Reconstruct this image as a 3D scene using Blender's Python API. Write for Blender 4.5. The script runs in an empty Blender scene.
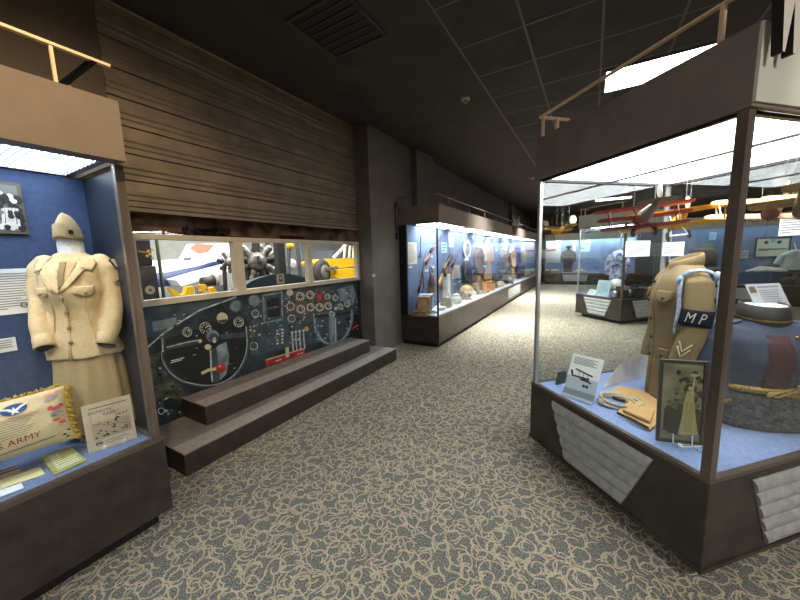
import bpy, bmesh, math, random
from mathutils import Vector, Matrix, noise
random.seed(7)
PI = math.pi
SC = bpy.context.scene
COL = SC.collection
V = Vector

# ------------------------------------------------------------------ camera constants (metres, camera 1.55 m above the carpet)
F_PX, EYE = 325.0, V((0, 0, 1.55))
RX = V((0.8633, 0.5038, -0.0291)); RD = V((0.0431, -0.1302, -0.9906)); RF = V((-0.5028, 0.8540, -0.1341))
def ray(px, py): return RX*(px-400) + RD*(py-300) + RF*F_PX
def at_x(px, py, x): r = ray(px, py); return EYE + r*(x/r.x)
def at_y(px, py, y): r = ray(px, py); return EYE + r*(y/r.y)
def at_z(px, py, z): r = ray(px, py); return EYE + r*((z-EYE.z)/r.z)
def at_pl(px, py, p, n): r = ray(px, py); return EYE + r*((V(p)-EYE).dot(V(n))/r.dot(V(n)))

# ------------------------------------------------------------------ materials
def lin(c):
    c = c/255.0
    return c/12.92 if c <= .04045 else ((c+.055)/1.055)**2.4
def rgb(c): return (lin(c[0]), lin(c[1]), lin(c[2]), 1)
MATS = {}
def mat(name, c, rough=.6, metal=0., var=.0, scale=20., bump=0., bscale=60., spec=.5, c2=None, coords='Object', stretch=None):
    if name in MATS: return MATS[name]
    m = bpy.data.materials.new(name); m.use_nodes = True
    nt = m.node_tree; N = nt.nodes; L = nt.links
    b = N['Principled BSDF']
    b.inputs['Base Color'].default_value = rgb(c); b.inputs['Roughness'].default_value = rough
    b.inputs['Metallic'].default_value = metal; b.inputs['Specular IOR Level'].default_value = spec
    if var or c2 or bump:
        tc = N.new('ShaderNodeTexCoord'); src = tc.outputs[coords]
        if stretch:
            mp = N.new('ShaderNodeMapping'); mp.inputs['Scale'].default_value = stretch; L.new(src, mp.inputs[0]); src = mp.outputs[0]
    if var or c2:
        n = N.new('ShaderNodeTexNoise'); n.inputs['Scale'].default_value = scale; n.inputs['Detail'].default_value = 5
        L.new(src, n.inputs['Vector'])
        r = N.new('ShaderNodeValToRGB'); r.color_ramp.elements[0].position = .35; r.color_ramp.elements[1].position = .65
        k = c2 if c2 else tuple(max(0, x*(1-var)) for x in c)
        k1 = c if c2 else tuple(min(255, x*(1+var*.6)) for x in c)
        r.color_ramp.elements[0].color = rgb(k); r.color_ramp.elements[1].color = rgb(k1)
        L.new(n.outputs['Fac'], r.inputs[0]); L.new(r.outputs[0], b.inputs['Base Color'])
    if bump:
        n2 = N.new('ShaderNodeTexNoise'); n2.inputs['Scale'].default_value = bscale; n2.inputs['Detail'].default_value = 3
        L.new(src, n2.inputs['Vector'])
        bp = N.new('ShaderNodeBump'); bp.inputs['Strength'].default_value = bump; bp.inputs['Distance'].default_value = .01
        L.new(n2.outputs['Fac'], bp.inputs['Height']); L.new(bp.outputs[0], b.inputs['Normal'])
    MATS[name] = m
    return m
def emis(name, c, s):
    if name in MATS: return MATS[name]
    m = bpy.data.materials.new(name); m.use_nodes = True
    b = m.node_tree.nodes['Principled BSDF']; b.inputs['Base Color'].default_value = rgb(c)
    b.inputs['Emission Color'].default_value = rgb(c); b.inputs['Emission Strength'].default_value = s
    MATS[name] = m
    return m
def glass(name='clear_glass', tint=(250, 252, 251), f0=.04):
    if name in MATS: return MATS[name]
    m = bpy.data.materials.new(name); m.use_nodes = True
    nt = m.node_tree; N = nt.nodes; L = nt.links; N.clear()
    o = N.new('ShaderNodeOutputMaterial'); t = N.new('ShaderNodeBsdfTransparent'); g = N.new('ShaderNodeBsdfGlossy'); x = N.new('ShaderNodeMixShader')
    t.inputs[0].default_value = rgb(tint); g.inputs['Roughness'].default_value = .02
    lw = N.new('ShaderNodeLayerWeight'); p = N.new('ShaderNodeMath'); p.operation = 'POWER'; p.inputs[1].default_value = 4.5
    q = N.new('ShaderNodeMath'); q.operation = 'MULTIPLY_ADD'; q.inputs[1].default_value = 1-f0; q.inputs[2].default_value = f0
    L.new(lw.outputs['Facing'], p.inputs[0]); L.new(p.outputs[0], q.inputs[0]); L.new(q.outputs[0], x.inputs[0])
    L.new(t.outputs[0], x.inputs[1]); L.new(g.outputs[0], x.inputs[2]); L.new(x.outputs[0], o.inputs[0])
    MATS[name] = m
    return m

def carpet_mat():
    m = bpy.data.materials.new('vermicelli_carpet'); m.use_nodes = True
    nt = m.node_tree; N = nt.nodes; L = nt.links; b = N['Principled BSDF']
    b.inputs['Roughness'].default_value = .95; b.inputs['Specular IOR Level'].default_value = .1
    tc = N.new('ShaderNodeTexCoord')
    def math_(op, a, bb=None, cc=None):
        n = N.new('ShaderNodeMath'); n.operation = op
        for i, v in enumerate((a, bb, cc)):
            if v is None: continue
            if isinstance(v, (int, float)): n.inputs[i].default_value = v
            else: L.new(v, n.inputs[i])
        return n.outputs[0]
    wob = N.new('ShaderNodeTexNoise'); wob.inputs['Scale'].default_value = 7; wob.inputs['Detail'].default_value = 2
    L.new(tc.outputs['Object'], wob.inputs['Vector'])
    sub = N.new('ShaderNodeVectorMath'); sub.operation = 'SUBTRACT'; L.new(wob.outputs['Color'], sub.inputs[0]); sub.inputs[1].default_value = (.5, .5, .5)
    scl = N.new('ShaderNodeVectorMath'); scl.operation = 'SCALE'; L.new(sub.outputs[0], scl.inputs[0]); scl.inputs['Scale'].default_value = .07
    add = N.new('ShaderNodeVectorMath'); add.operation = 'ADD'; L.new(tc.outputs['Object'], add.inputs[0]); L.new(scl.outputs[0], add.inputs[1])
    tot = None
    for k, (sc_, off, r0, w) in enumerate(((9.6, (0, 0, 0), .42, .05), (8.4, (3.37, 1.71, 0), .46, .044), (10.6, (7.13, 5.29, 0), .40, .052), (9.0, (11.4, 9.7, 0), .3, .046))):
        mp = N.new('ShaderNodeMapping'); mp.inputs['Location'].default_value = off; L.new(add.outputs[0], mp.inputs[0])
        vo = N.new('ShaderNodeTexVoronoi'); vo.voronoi_dimensions = '2D'; vo.inputs['Scale'].default_value = sc_
        vo.inputs['Randomness'].default_value = .9
        L.new(mp.outputs[0], vo.inputs['Vector'])
        d = math_('ABSOLUTE', math_('SUBTRACT', vo.outputs['Distance'], r0))
        ring = math_('MULTIPLY', math_('SUBTRACT', w, d), 1/.025); ring = math_('MINIMUM', math_('MAXIMUM', ring, 0), 1)
        # leave a gap in every ring: angle about the cell point against a random angle
        dv = N.new('ShaderNodeVectorMath'); dv.operation = 'SUBTRACT'; L.new(mp.outputs[0], dv.inputs[0]); L.new(vo.outputs['Position'], dv.inputs[1])
        sx = N.new('ShaderNodeSeparateXYZ'); L.new(dv.outputs[0], sx.inputs[0])
        an = math_('ARCTAN2', sx.outputs[1], sx.outputs[0])
        sc3 = N.new('ShaderNodeSeparateColor'); L.new(vo.outputs['Color'], sc3.inputs[0])
        ph = math_('MULTIPLY', sc3.outputs[0], 6.283)
        gap = math_('GREATER_THAN', math_('COSINE', math_('SUBTRACT', an, ph)), -.72)
        ring = math_('MULTIPLY', ring, gap)
        tot = ring if tot is None else math_('MAXIMUM', tot, ring)
    fl = N.new('ShaderNodeTexNoise'); fl.inputs['Scale'].default_value = 150; fl.inputs['Detail'].default_value = 2; L.new(tc.outputs['Object'], fl.inputs['Vector'])
    r = N.new('ShaderNodeValToRGB'); L.new(fl.outputs['Fac'], r.inputs[0])
    r.color_ramp.elements[0].position = .36; r.color_ramp.elements[0].color = rgb((66, 76, 80))
    r.color_ramp.elements[1].position = .64; r.color_ramp.elements[1].color = rgb((158, 148, 128))
    e = r.color_ramp.elements.new(.5); e.color = rgb((108, 112, 108))
    r2 = N.new('ShaderNodeValToRGB'); L.new(fl.outputs['Fac'], r2.inputs[0])
    r2.color_ramp.elements[0].position = .3; r2.color_ramp.elements[0].color = rgb((178, 162, 134))
    r2.color_ramp.elements[1].position = .7; r2.color_ramp.elements[1].color = rgb((214, 198, 168))
    mx = N.new('ShaderNodeMix'); mx.data_type = 'RGBA'
    L.new(math_('MULTIPLY', tot, .8), mx.inputs[0]); L.new(r.outputs[0], mx.inputs[6]); L.new(r2.outputs[0], mx.inputs[7])
    L.new(mx.outputs[2], b.inputs['Base Color'])
    bp = N.new('ShaderNodeBump'); bp.inputs['Strength'].default_value = .5; bp.inputs['Distance'].default_value = .006
    L.new(math_('ADD', fl.outputs['Fac'], math_('MULTIPLY', tot, .8)), bp.inputs['Height']); L.new(bp.outputs[0], b.inputs['Normal'])
    return m

# ------------------------------------------------------------------ mesh builder: one MB = one mesh object
class MB:
    def __init__(s): s.v = []; s.f = []; s.m = []; s.smooth = []
    def add(s, vs, fs, mi=0, sm=False):
        b = len(s.v); s.v += [V(v) for v in vs]
        for f in fs: s.f.append([b+i for i in f]); s.m.append(mi); s.smooth.append(sm)
        return s
    def box(s, x0, x1, y0, y1, z0, z1, mi=0):
        vs = [(x, y, z) for z in (z0, z1) for y in (y0, y1) for x in (x0, x1)]
        return s.add(vs, [(0, 2, 3, 1), (4, 5, 7, 6), (0, 1, 5, 4), (2, 6, 7, 3), (0, 4, 6, 2), (1, 3, 7, 5)], mi)
    def fbox(s, fr, a0, a1, b0, b1, c0, c1, mi=0):
        vs = [fr.pt(a, b, c) for c in (c0, c1) for b in (b0, b1) for a in (a0, a1)]
        return s.add(vs, [(0, 2, 3, 1), (4, 5, 7, 6), (0, 1, 5, 4), (2, 6, 7, 3), (0, 4, 6, 2), (1, 3, 7, 5)], mi)
    def bar(s, p, q, w, h=None, up=(0, 0, 1), mi=0):
        p, q = V(p), V(q); h = h or w; d = (q-p).normalized(); u = V(up)
        if abs(d.dot(u)) > .98: u = V((1, 0, 0))
        a = d.cross(u).normalized(); u = a.cross(d)
        vs = [e + a*(w/2*i) + u*(h/2*j) for e in (p, q) for i, j in ((-1, -1), (1, -1), (1, 1), (-1, 1))]
        return s.add(vs, [(3, 2, 1, 0), (4, 5, 6, 7), (0, 1, 5, 4), (1, 2, 6, 5), (2, 3, 7, 6), (3, 0, 4, 7)], mi)
    def prism(s, pts, h, mi=0):      # pts: list of 3D points (planar), h: extrusion vector
        n = len(pts); h = V(h); pts = [V(p) for p in pts]
        return s.add(pts + [p+h for p in pts], [tuple(range(n))[::-1], tuple(range(n, 2*n))] + [(i, (i+1) % n, n+(i+1) % n, n+i) for i in range(n)], mi)
    def poly(s, pts, mi=0): return s.add(pts, [tuple(range(len(pts)))], mi)
    def loft(s, rings, mi=0, caps=True, sm=True, closed=True):
        n = len(rings[0]); vs = [p for r in rings for p in r]; fs = []
        for i in range(len(rings)-1):
            for j in range(n if closed else n-1):
                k = (j+1) % n; fs.append((i*n+j, i*n+k, (i+1)*n+k, (i+1)*n+j))
        s.add(vs, fs, mi, sm)
        if caps and closed:
            b = len(s.v)-len(vs)
            s.f.append([b+i for i in range(n)][::-1]); s.m.append(mi); s.smooth.append(False)
            s.f.append([b+(len(rings)-1)*n+i for i in range(n)]); s.m.append(mi); s.smooth.append(False)
        return s
    def tube(s, path, r, seg=8, mi=0, flat=1., caps=True):
        path = [V(p) for p in path]; rs = r if isinstance(r, (list, tuple)) else [r]*len(path); rings = []; u = None
        for i, p in enumerate(path):
            d = (path[min(i+1, len(path)-1)] - path[max(i-1, 0)]).normalized()
            if u is None:
                u = V((0, 0, 1)) if abs(d.z) < .9 else V((1, 0, 0))
            a = d.cross(u).normalized(); u = a.cross(d).normalized()
            rings.append([p + (a*math.cos(t) + u*(math.sin(t)*flat))*rs[i] for t in (2*PI*k/seg for k in range(seg))])
        return s.loft(rings, mi, caps)
    def lathe(s, prof, o=(0, 0, 0), seg=16, mi=0, ax=None, sy=1.):   # prof: (r, h)
        o = V(o)
        if ax is None: A, B, C = V((1, 0, 0)), V((0, 1, 0)), V((0, 0, 1))
        else:
            C = V(ax).normalized(); A = C.cross(V((0, 0, 1)) if abs(C.z) < .9 else V((1, 0, 0))).normalized(); B = C.cross(A)
        return s.loft([[o + (A*math.cos(t)+B*(math.sin(t)*sy))*max(r, 1e-4) + C*h for t in (2*PI*k/seg for k in range(seg))] for r, h in prof], mi)
    def ball(s, o, r, seg=12, mi=0, sc=(1, 1, 1)):
        o = V(o); rings = []
        for i in range(seg//2+1):
            p = PI*i/(seg//2); p = min(max(p, .02), PI-.02)
            rings.append([o+V((r*sc[0]*math.sin(p)*math.cos(t), r*sc[1]*math.sin(p)*math.sin(t), -r*sc[2]*math.cos(p))) for t in (2*PI*k/seg for k in range(seg))])
        return s.loft(rings, mi)
    def ring(s, fr, a, b, r0, r1, c, mi=0, t0=0., t1=2*PI, seg=28, ry=1.):
        n = seg; full = abs(t1-t0-2*PI) < 1e-6
        ts = [t0+(t1-t0)*k/n for k in range(n+1)]
        vs = []
        for t in ts: vs += [fr.pt(a+r0*math.cos(t), b+ry*r0*math.sin(t), c), fr.pt(a+r1*math.cos(t), b+ry*r1*math.sin(t), c)]
        return s.add(vs, [(2*i, 2*i+1, 2*i+3, 2*i+2) for i in range(n)], mi)
    def disc(s, fr, a, b, r, c, mi=0, seg=20, ry=1.):
        return s.poly([fr.pt(a+r*math.cos(2*PI*k/seg), b+ry*r*math.sin(2*PI*k/seg), c) for k in range(seg)], mi)
    def stroke(s, fr, pts, w, c, mi=0):        # a flat line on the frame's plane
        P = [V((p[0], p[1])) for p in pts]; L = []; R = []
        for i, p in enumerate(P):
            d = (P[min(i+1, len(P)-1)]-P[max(i-1, 0)]); d = d.normalized() if d.length > 0 else V((1, 0)); n = V((-d.y, d.x))*(w/2)
            L.append(fr.pt(*(p+n), c)); R.append(fr.pt(*(p-n), c))
        n = len(P)
        return s.add(L+R, [(i, i+1, n+i+1, n+i) for i in range(n-1)], mi)
    def build(s, name, mats, parent=None, world=False, solid=0, bev=0):
        me = bpy.data.meshes.new(name)
        off = V((0, 0, 0))
        if world and parent is not None:
            p = parent
            while p is not None: off = off + p.location; p = p.parent
        me.from_pydata([v-off for v in s.v], [], s.f)
        if not isinstance(mats, (list, tuple)): mats = [mats]
        for m in mats: me.materials.append(m)
        me.polygons.foreach_set('material_index', s.m); me.polygons.foreach_set('use_smooth', s.smooth)
        me.update(); me.validate()
        o = bpy.data.objects.new(name, me); COL.objects.link(o)
        if parent is not None: o.parent = parent
        if bev:
            b = o.modifiers.new('bevel', 'BEVEL'); b.width = bev; b.segments = 2; b.limit_method = 'ANGLE'
        return o
class Frame:
    def __init__(s, o, u, v, n=None):
        s.o, s.u, s.v = V(o), V(u).normalized(), V(v).normalized()
        s.n = V(n).normalized() if n else s.u.cross(s.v).normalized()
    def pt(s, a, b, c=0.): return s.o + s.u*a + s.v*b + s.n*c
    def inv(s, p): d = V(p)-s.o; return d.dot(s.u), d.dot(s.v)

def tag(o, label=None, cat=None, group=None, kind=None):
    if label: o['label'] = label
    if cat: o['category'] = cat
    if group: o['group'] = group
    if kind: o['kind'] = kind
    return o
def thing(name, label, cat, loc=(0, 0, 0), rz=0., group=None):
    o = bpy.data.objects.new(name, None); o.empty_display_size = .05; COL.objects.link(o)
    o.location = loc; o.rotation_euler = (0, 0, rz)
    return tag(o, label, cat, group)
def struct(o): o['kind'] = 'structure'; return o
def copy_tree(o, parent=None):
    c = o.copy(); COL.objects.link(c)
    if parent is not None: c.parent = parent
    for ch in list(o.children): copy_tree(ch, c)
    return c
def text_polys(txt, size=1., res=3, bold=0.):
    """outline of a word as triangles in its own x, y (baseline at 0, centred in x)"""
    cu = bpy.data.curves.new('t', 'FONT'); cu.body = txt; cu.size = size; cu.align_x = 'CENTER'; cu.resolution_u = res; cu.offset = bold
    ob = bpy.data.objects.new('t', cu); COL.objects.link(ob)
    dg = bpy.context.evaluated_depsgraph_get(); me = bpy.data.meshes.new_from_object(ob.evaluated_get(dg))
    vs = [(v.co.x, v.co.y) for v in me.vertices]; fs = [tuple(p.vertices) for p in me.polygons]
    bpy.data.objects.remove(ob); bpy.data.curves.remove(cu); bpy.data.meshes.remove(me)
    return vs, fs
def put_text(mb, fr, txt, a, b, size, c, mi=0, sx=1.):
    vs, fs = text_polys(txt, size)
    mb.add([fr.pt(a+x*sx, b+y, c) for x, y in vs], fs, mi)
def remeshed(mb, name, mats, parent, voxel=.012, smooth=4, fold=0., fscale=9., seed=0):
    o = mb.build(name, mats, None)
    r = o.modifiers.new('r', 'REMESH'); r.mode = 'VOXEL'; r.voxel_size = voxel; r.use_smooth_shade = True
    sm = o.modifiers.new('s', 'SMOOTH'); sm.factor = .5; sm.iterations = smooth
    dg = bpy.context.evaluated_depsgraph_get(); me = bpy.data.meshes.new_from_object(o.evaluated_get(dg))
    old = o.data; o.modifiers.clear(); o.data = me; bpy.data.meshes.remove(old); me.name = name
    if not me.materials:
        me.materials.append(mats if not isinstance(mats, (list, tuple)) else mats[0])
    if fold:
        ns = [v.normal.copy() for v in me.vertices]
        for v, n in zip(me.vertices, ns):
            p = v.co
            k = noise.noise(V((p.x*fscale+seed, p.y*fscale, p.z*fscale*.45))) + .5*noise.noise(V((p.x*fscale*2.3, p.y*fscale*2.3+seed, p.z*fscale*1.3)))
            v.co = p + n*(fold*k)
    me.polygons.foreach_set('use_smooth', [True]*len(me.polygons)); me.update()
    if parent is not None: o.parent = parent
    return o
# ================================================================== materials of the place
M_CARPET = carpet_mat()
M_CEIL = mat('ceiling_tile', (60, 53, 50), .9, var=.12, scale=3, bump=.3, bscale=160)
M_GRID = mat('ceiling_grid_metal', (92, 84, 78), .6)
M_WALL = mat('taupe_wall', (112, 105, 100), .85, var=.06, scale=4, bump=.15, bscale=120)
M_WALLDK = mat('charcoal_wall', (66, 62, 60), .85, var=.06, scale=4)
M_WALLBR = mat('brown_wall', (92, 80, 68), .85, var=.08, scale=3)
M_SHUT = mat('shutter_metal', (134, 120, 102), .55, .25, var=.1, scale=6)
M_STEP = mat('step_laminate', (56, 48, 45), .5, var=.16, scale=9, bump=.06, bscale=40)
M_TREAD = mat('tread_vinyl', (176, 168, 162), .5, var=.07, scale=30, bump=.5, bscale=240)
M_BASE = mat('bronze_laminate', (60, 52, 48), .42, var=.22, scale=7, bump=.05, bscale=30)
M_RIM = mat('bronze_trim', (104, 92, 84), .42, .3)
M_POST = mat('post_bronze', (108, 96, 86), .38, .2, var=.18, scale=14, stretch=(1, 1, .1))
M_STEEL = mat('brushed_steel', (172, 174, 174), .4, .45)
M_DKPOST = mat('black_metal', (28, 26, 26), .45, .3)
M_CANOPY = mat('canopy_taupe', (126, 114, 105), .75, var=.05, scale=5)
M_CANTAN = mat('canopy_tan', (122, 109, 94), .8, var=.04, scale=5)
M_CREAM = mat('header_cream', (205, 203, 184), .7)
M_BLUE = mat('case_blue_cloth', (112, 130, 166), .9, var=.08, scale=40, bump=.15, bscale=400)
M_FLOORB = mat('case_floor_felt', (134, 156, 200), .95, var=.06, scale=60, bump=.15, bscale=500)
M_CORR = mat('galvanized_sheet', (186, 188, 186), .45, .25, var=.08, scale=25, stretch=(1, 1, 1))
M_BLACK = mat('matt_black', (20, 19, 19), .7)
M_LITE = emis('light_panel_diffuser', (246, 250, 255), 13)
M_LITE2 = emis('light_panel_wall_case', (240, 247, 255), 19)
M_LITE3 = emis('light_panel_louvre', (232, 242, 255), 11)
M_TROF = emis('troffer_diffuser', (255, 250, 242), 14.0)
M_GLASS = glass()
M_WHITE = mat('white_card', (232, 232, 230), .7)
M_INK = mat('ink_grey', (120, 120, 122), .8)
M_INKD = mat('ink_black', (34, 32, 32), .7)
M_RAIL = mat('rail_cream', (228, 198, 158), .55)
M_FRAMEW = mat('window_frame_cream', (206, 196, 174), .6, var=.05, scale=6)

# ================================================================== the room
CZ = 3.45
struct(MB().box(-3.12, 9, -4.5, 19, -.05, 0).build('floor', M_CARPET))
struct(MB().box(-3.4, 9, -4.5, 19, CZ, CZ+.05).build('ceiling', M_CEIL))
g = MB()
for k in range(12): g.box(-1.16+.575*k, -1.14+.575*k, 1.0 if k < 1 else -4.4, 18.6, CZ-.004, CZ+.002)
for k in range(26): g.box(-1.15, 6, 3.18+.575*(k-9)-.008, 3.18+.575*(k-9)+.008, CZ-.003, CZ+.002)
struct(g.build('ceiling_grid', M_GRID))
struct(MB().box(-3.12, -2.9, 4.95, 19, 0, CZ).build('wall_left', M_WALL))
struct(MB().box(-3.12, -2.855, 4.06, 4.95, 0, CZ).build('wall_pier', M_WALL))
w = MB(); w.box(-3.4, -3.1, -4.5, 1.14, 0, CZ); struct(w.build('wall_left_near', M_WALLBR))
w = MB(); w.box(-3.3, -3.13, 1.14, 4.06, 0, 1.17); struct(w.build('wall_below_windows', M_WALLDK))
for k, y in enumerate((5.45, 13.6)):
    struct(MB().box(-2.9, -2.78, y, y+.72, 0, CZ).build('column_%d' % (k+1), M_WALL))
struct(MB().box(-3.4, 9, 18.6, 18.9, 0, CZ).build('wall_far', M_WALLDK))
struct(MB().box(8.2, 8.5, -4.5, 19, 0, CZ).build('wall_right', M_WALLDK))
struct(MB().box(1.7, 8.4, 12.8, 13.0, 0, CZ).build('wall_back_right', M_WALLDK))
struct(MB().box(-3.4, 9, -4.7, -4.5, 0, CZ).build('wall_behind', M_WALLBR))

# roller shutter above the windows
sh = MB(); zb, zt = 1.985, CZ
prof = []
z = zb; P0 = .2
while z < zt-.002:
    for dz, x in ((0, -.03), (.008, -.03), (.010, 0), (.045, .002), (.055, .016), (.066, .016), (.076, .002), (.088, .002), (.098, .016), (.109, .016), (.119, .002), (.19, 0), (.199, -.001)):
        if z+dz < zt: prof.append((z+dz, -3.1+x))
    z += P0
prof.append((zt, -3.1))
n = len(prof)
vs = [(x, y, z) for y in (1.14, 4.06) for z, x in prof]
sh.add(vs, [(i, n+i, n+i+1, i+1) for i in range(n-1)])
sh.box(-3.2, -3.14, 1.14, 4.06, zb, zt); sh.box(-3.15, -3.085, 1.14, 4.06, zb-.03, zb)
so = sh.build('roller_shutter', M_SHUT)
tag(so, 'brown ribbed roller shutter lowered to just above the cockpit windows', 'roller shutter')
M_TRANS = mat('smoked_glass', (30, 27, 27), .12, 0, spec=.6)
struct(MB().box(-3.26, -3.25, 1.0, 7.5, 1.78, 2.3).build('trim_transom_back', mat('transom_reflection_brown', (176, 152, 134), .5, var=.4, scale=7)))  # mottled brown colour stands in for the reflection in the transom glass

# carpeted-looking two tier steps with treads
def platform(name, label, x0, x1, y0, y1, z0, z1):
    t = thing(name, label, 'step', ((x0+x1)/2, (y0+y1)/2, z0), group=None)
    MB().box(x0, x1, y0, y1, z0, z1-.006).build('riser_box', M_STEP, t, world=True, bev=.003)
    MB().box(x0, x1, y0, y1, z1-.006, z1).build('tread', mat('tread_grey', (134, 126, 121), .5, var=.1, scale=14, bump=.4, bscale=200), t, world=True)
    MB().box(x1-.17, x1-.004, y0+.004, y1-.004, z1, z1+.003).build('tread_strip', M_TREAD, t, world=True)
    return t
platform('step_platform', 'long low brown platform step resting on the carpet under the cockpit mural', -3.125, -2.475, 1.07, 4.05, 0, .173)
platform('step_platform', 'shorter upper brown step standing on the low platform against the mural', -3.125, -2.745, 1.385, 3.75, .173, .346)

# ------------------------------------------------------------------ display cases
ZB, ZR, ZC, ZT = .08, .54, 2.065, 2.35
def corrugated(mb, fr, top, bot, z0, z1, nr=5, amp=.014, rows=90):
    """trapezoid of horizontal ridges on a frame (a along the face, b up)"""
    vs = []
    for i in range(rows+1):
        t = i/rows; z = z1+(z0-z1)*t
        a0 = top[0]+(bot[0]-top[0])*t; a1 = top[1]+(bot[1]-top[1])*t
        c = .004+amp*abs(math.sin(PI*nr*t))**.55
        for a, cc in ((a0, 0), (a0, c), (a1, c), (a1, 0)): vs.append(fr.pt(a, z, cc))
    fs = [(4*i+k, 4*i+k+1, 4*i+k+5, 4*i+k+4) for i in range(rows) for k in range(3)]
    fs += [(0, 3, 2, 1), (4*rows, 4*rows+1, 4*rows+2, 4*rows+3)]
    return mb.add(vs, fs, 0)
SQX, SQY = 1.27, 1.205
def island_case(label, loc, rz, header=None):
    t = thing('island_display_case', label, 'display case', loc, rz, 'freestanding diamond display cases')
    X, Y = SQX, SQY
    MB().box(.1, X-.1, .1, Y-.1, 0, ZB).build('toe_kick', M_BLACK, t)
    MB().box(0, X, 0, Y, ZB, ZR-.02).build('base', M_BASE, t, bev=.004)
    MB().box(-.006, X+.006, -.006, Y+.006, ZB, ZB+.02).build('base_lip', M_BASE, t)
    r = MB()
    for a in ((0, X, 0, .03), (0, X, Y-.03, Y), (0, .03, .03, Y-.03), (X-.03, X, .03, Y-.03)): r.box(*a, ZR-.02, ZR)
    r.build('top_rim', M_RIM, t)
    MB().box(.03, X-.03, .03, Y-.03, ZR-.02, ZR-.008).build('floor_board', M_FLOORB, t)
    fA = Frame((0, Y, 0), (0, -1, 0), (0, 0, 1)); fC = Frame((0, 0, 0), (1, 0, 0), (0, 0, 1))
    for fr, W in ((fA, Y), (fC, X)):
        c = MB(); h = W/2; corrugated(c, fr, (h-.36, h+.36), (h-.21, h+.21), .115, .485)
        c.build('corrugated_panel', M_CORR, t)
    for k, (x, y) in enumerate(((.024, .024), (.022, Y-.022), (X-.022, .022), (X-.022, Y-.022))):
        m = M_POST if k == 0 else M_STEEL; h = .019 if k == 0 else .012
        MB().box(x-h, x+h, y-h, y+h, ZR, ZC).build('corner_post', m, t)
    g0 = .044
    for a in ((.017, .023, g0, Y-g0), (X-.023, X-.017, g0, Y-g0), (g0, X-g0, .017, .023), (g0, X-g0, Y-.023, Y-.017)):
        MB().box(*a, ZR, ZC).build('glass_pane', M_GLASS, t)
    gr = MB()
    for a in ((.02, .042, .02, Y-.02), (X-.042, X-.02, .02, Y-.02), (.042, X-.042, .02, .042), (.042, X-.042, Y-.042, Y-.02)): gr.box(*a, ZC-.014, ZC)
    gr.build('glazing_rail', M_DKPOST, t)
    c = MB()
    for a in ((-.004, X+.004, -.004, .012), (-.004, X+.004, Y-.012, Y+.004), (-.004, .012, .012, Y-.012), (X-.012, X+.004, .012, Y-.012)): c.box(*a, ZC, ZT)
    cn = c.build('canopy', M_CANOPY, t)
    MB().box(.012, X-.012, .012, Y-.012, ZT-.03, ZT-.01).build('canopy_lid', M_CANOPY, t)
    hb = MB(); hb.box(.002, X, -.012, -.004, ZC+.015, ZT); hb.build('header_or_lit_board', M_CREAM, t)
    if header == 'rear': MB().box(-.012, -.004, 0, Y, ZC+.015, ZT).build('header_or_lit_board', M_CREAM, t)  # no real header here: cream imitates reflected light on this canopy facet
    lf = MB()
    for a in ((.012, X-.012, .012, .045), (.012, X-.012, Y-.045, Y-.012), (.012, .045, .045, Y-.045), (X-.045, X-.012, .045, Y-.045)): lf.box(*a, ZC, ZC+.012)
    MB().box(X/2-.009, X/2+.009, .045, Y-.045, ZC-.008, ZC+.006).build('light_seam', M_BLACK, t)
    lf.build('light_frame', M_RIM, t)
    for y0, y1 in ((.045, X/2-.008), (X/2+.008, X-.045)):
        MB().box(y0, y1, .045, Y-.045, ZC+.004, ZC+.012).build('light_panel', M_LITE, t)
    rl = MB()
    zr = 2.5
    rl.bar((.02, .05, zr), (.02, Y+.0, zr), .022, .01); rl.bar((.02, Y, zr), (.26, Y, zr), .03, .01)
    rl.build('top_rail', M_RAIL, t)
    for y in (.13, Y-.03): MB().bar((.02, y, ZT-.03), (.02, y, zr), .016).build('rail_post', M_RAIL, t)
    MB().bar((.16, Y, ZT-.03), (.16, Y, zr), .022).build('rail_post', M_RAIL, t)
    return t
ISL = (.488, 1.787, 0); ROT = math.radians(45.4)
case_isl = island_case('dark brown diamond display case holding tan and blue tunics under hanging model planes', ISL, ROT)
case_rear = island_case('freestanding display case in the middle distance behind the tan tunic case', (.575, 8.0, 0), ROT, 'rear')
IU = V((math.cos(ROT), math.sin(ROT), 0)); IW = V((-math.sin(ROT), math.cos(ROT), 0))
def isl(a, b, z=0, o=ISL): return V(o) + IU*a + IW*b + V((0, 0, z))
# letter W standing on the canopy of the near case
lf = Frame(isl(.0, -.05, 0), IU, (0, 0, 1))
lw = MB(); vs, fs = text_polys('W', .36, 3, .022); wx = .145/(max(v[0] for v in vs)-min(v[0] for v in vs))
def extrude_text(mb, fr, vs, fs, a, b, c0, c1, mi_face=0, mi_side=1, sx=1.):
    from collections import Counter
    cnt = Counter()
    for f in fs:
        for i in range(len(f)): cnt[frozenset((f[i], f[(i+1) % len(f)]))] += 1
    n = len(vs); P = [fr.pt(a+x*sx, b+y, c0) for x, y in vs]+[fr.pt(a+x*sx, b+y, c1) for x, y in vs]
    base = len(mb.v); mb.v += P
    for f in fs:
        mb.f.append([base+n+i for i in f]); mb.m.append(mi_face); mb.smooth.append(False)
        mb.f.append([base+i for i in f][::-1]); mb.m.append(mi_side); mb.smooth.append(False)
        for i in range(len(f)):
            e = (f[i], f[(i+1) % len(f)])
            if cnt[frozenset(e)] == 1:
                mb.f.append([base+e[0], base+e[1], base+n+e[1], base+n+e[0]]); mb.m.append(mi_side); mb.smooth.append(False)
extrude_text(lw, lf, vs, fs, .054, 2.245, -.02, .012, 0, 1, wx)
lo = lw.build('sign_letter', [mat('letter_white', (224, 214, 196), .6), M_BLACK])
tag(lo, 'thick white letter W with black sides fixed high on the near case canopy', 'sign letter')

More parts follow.
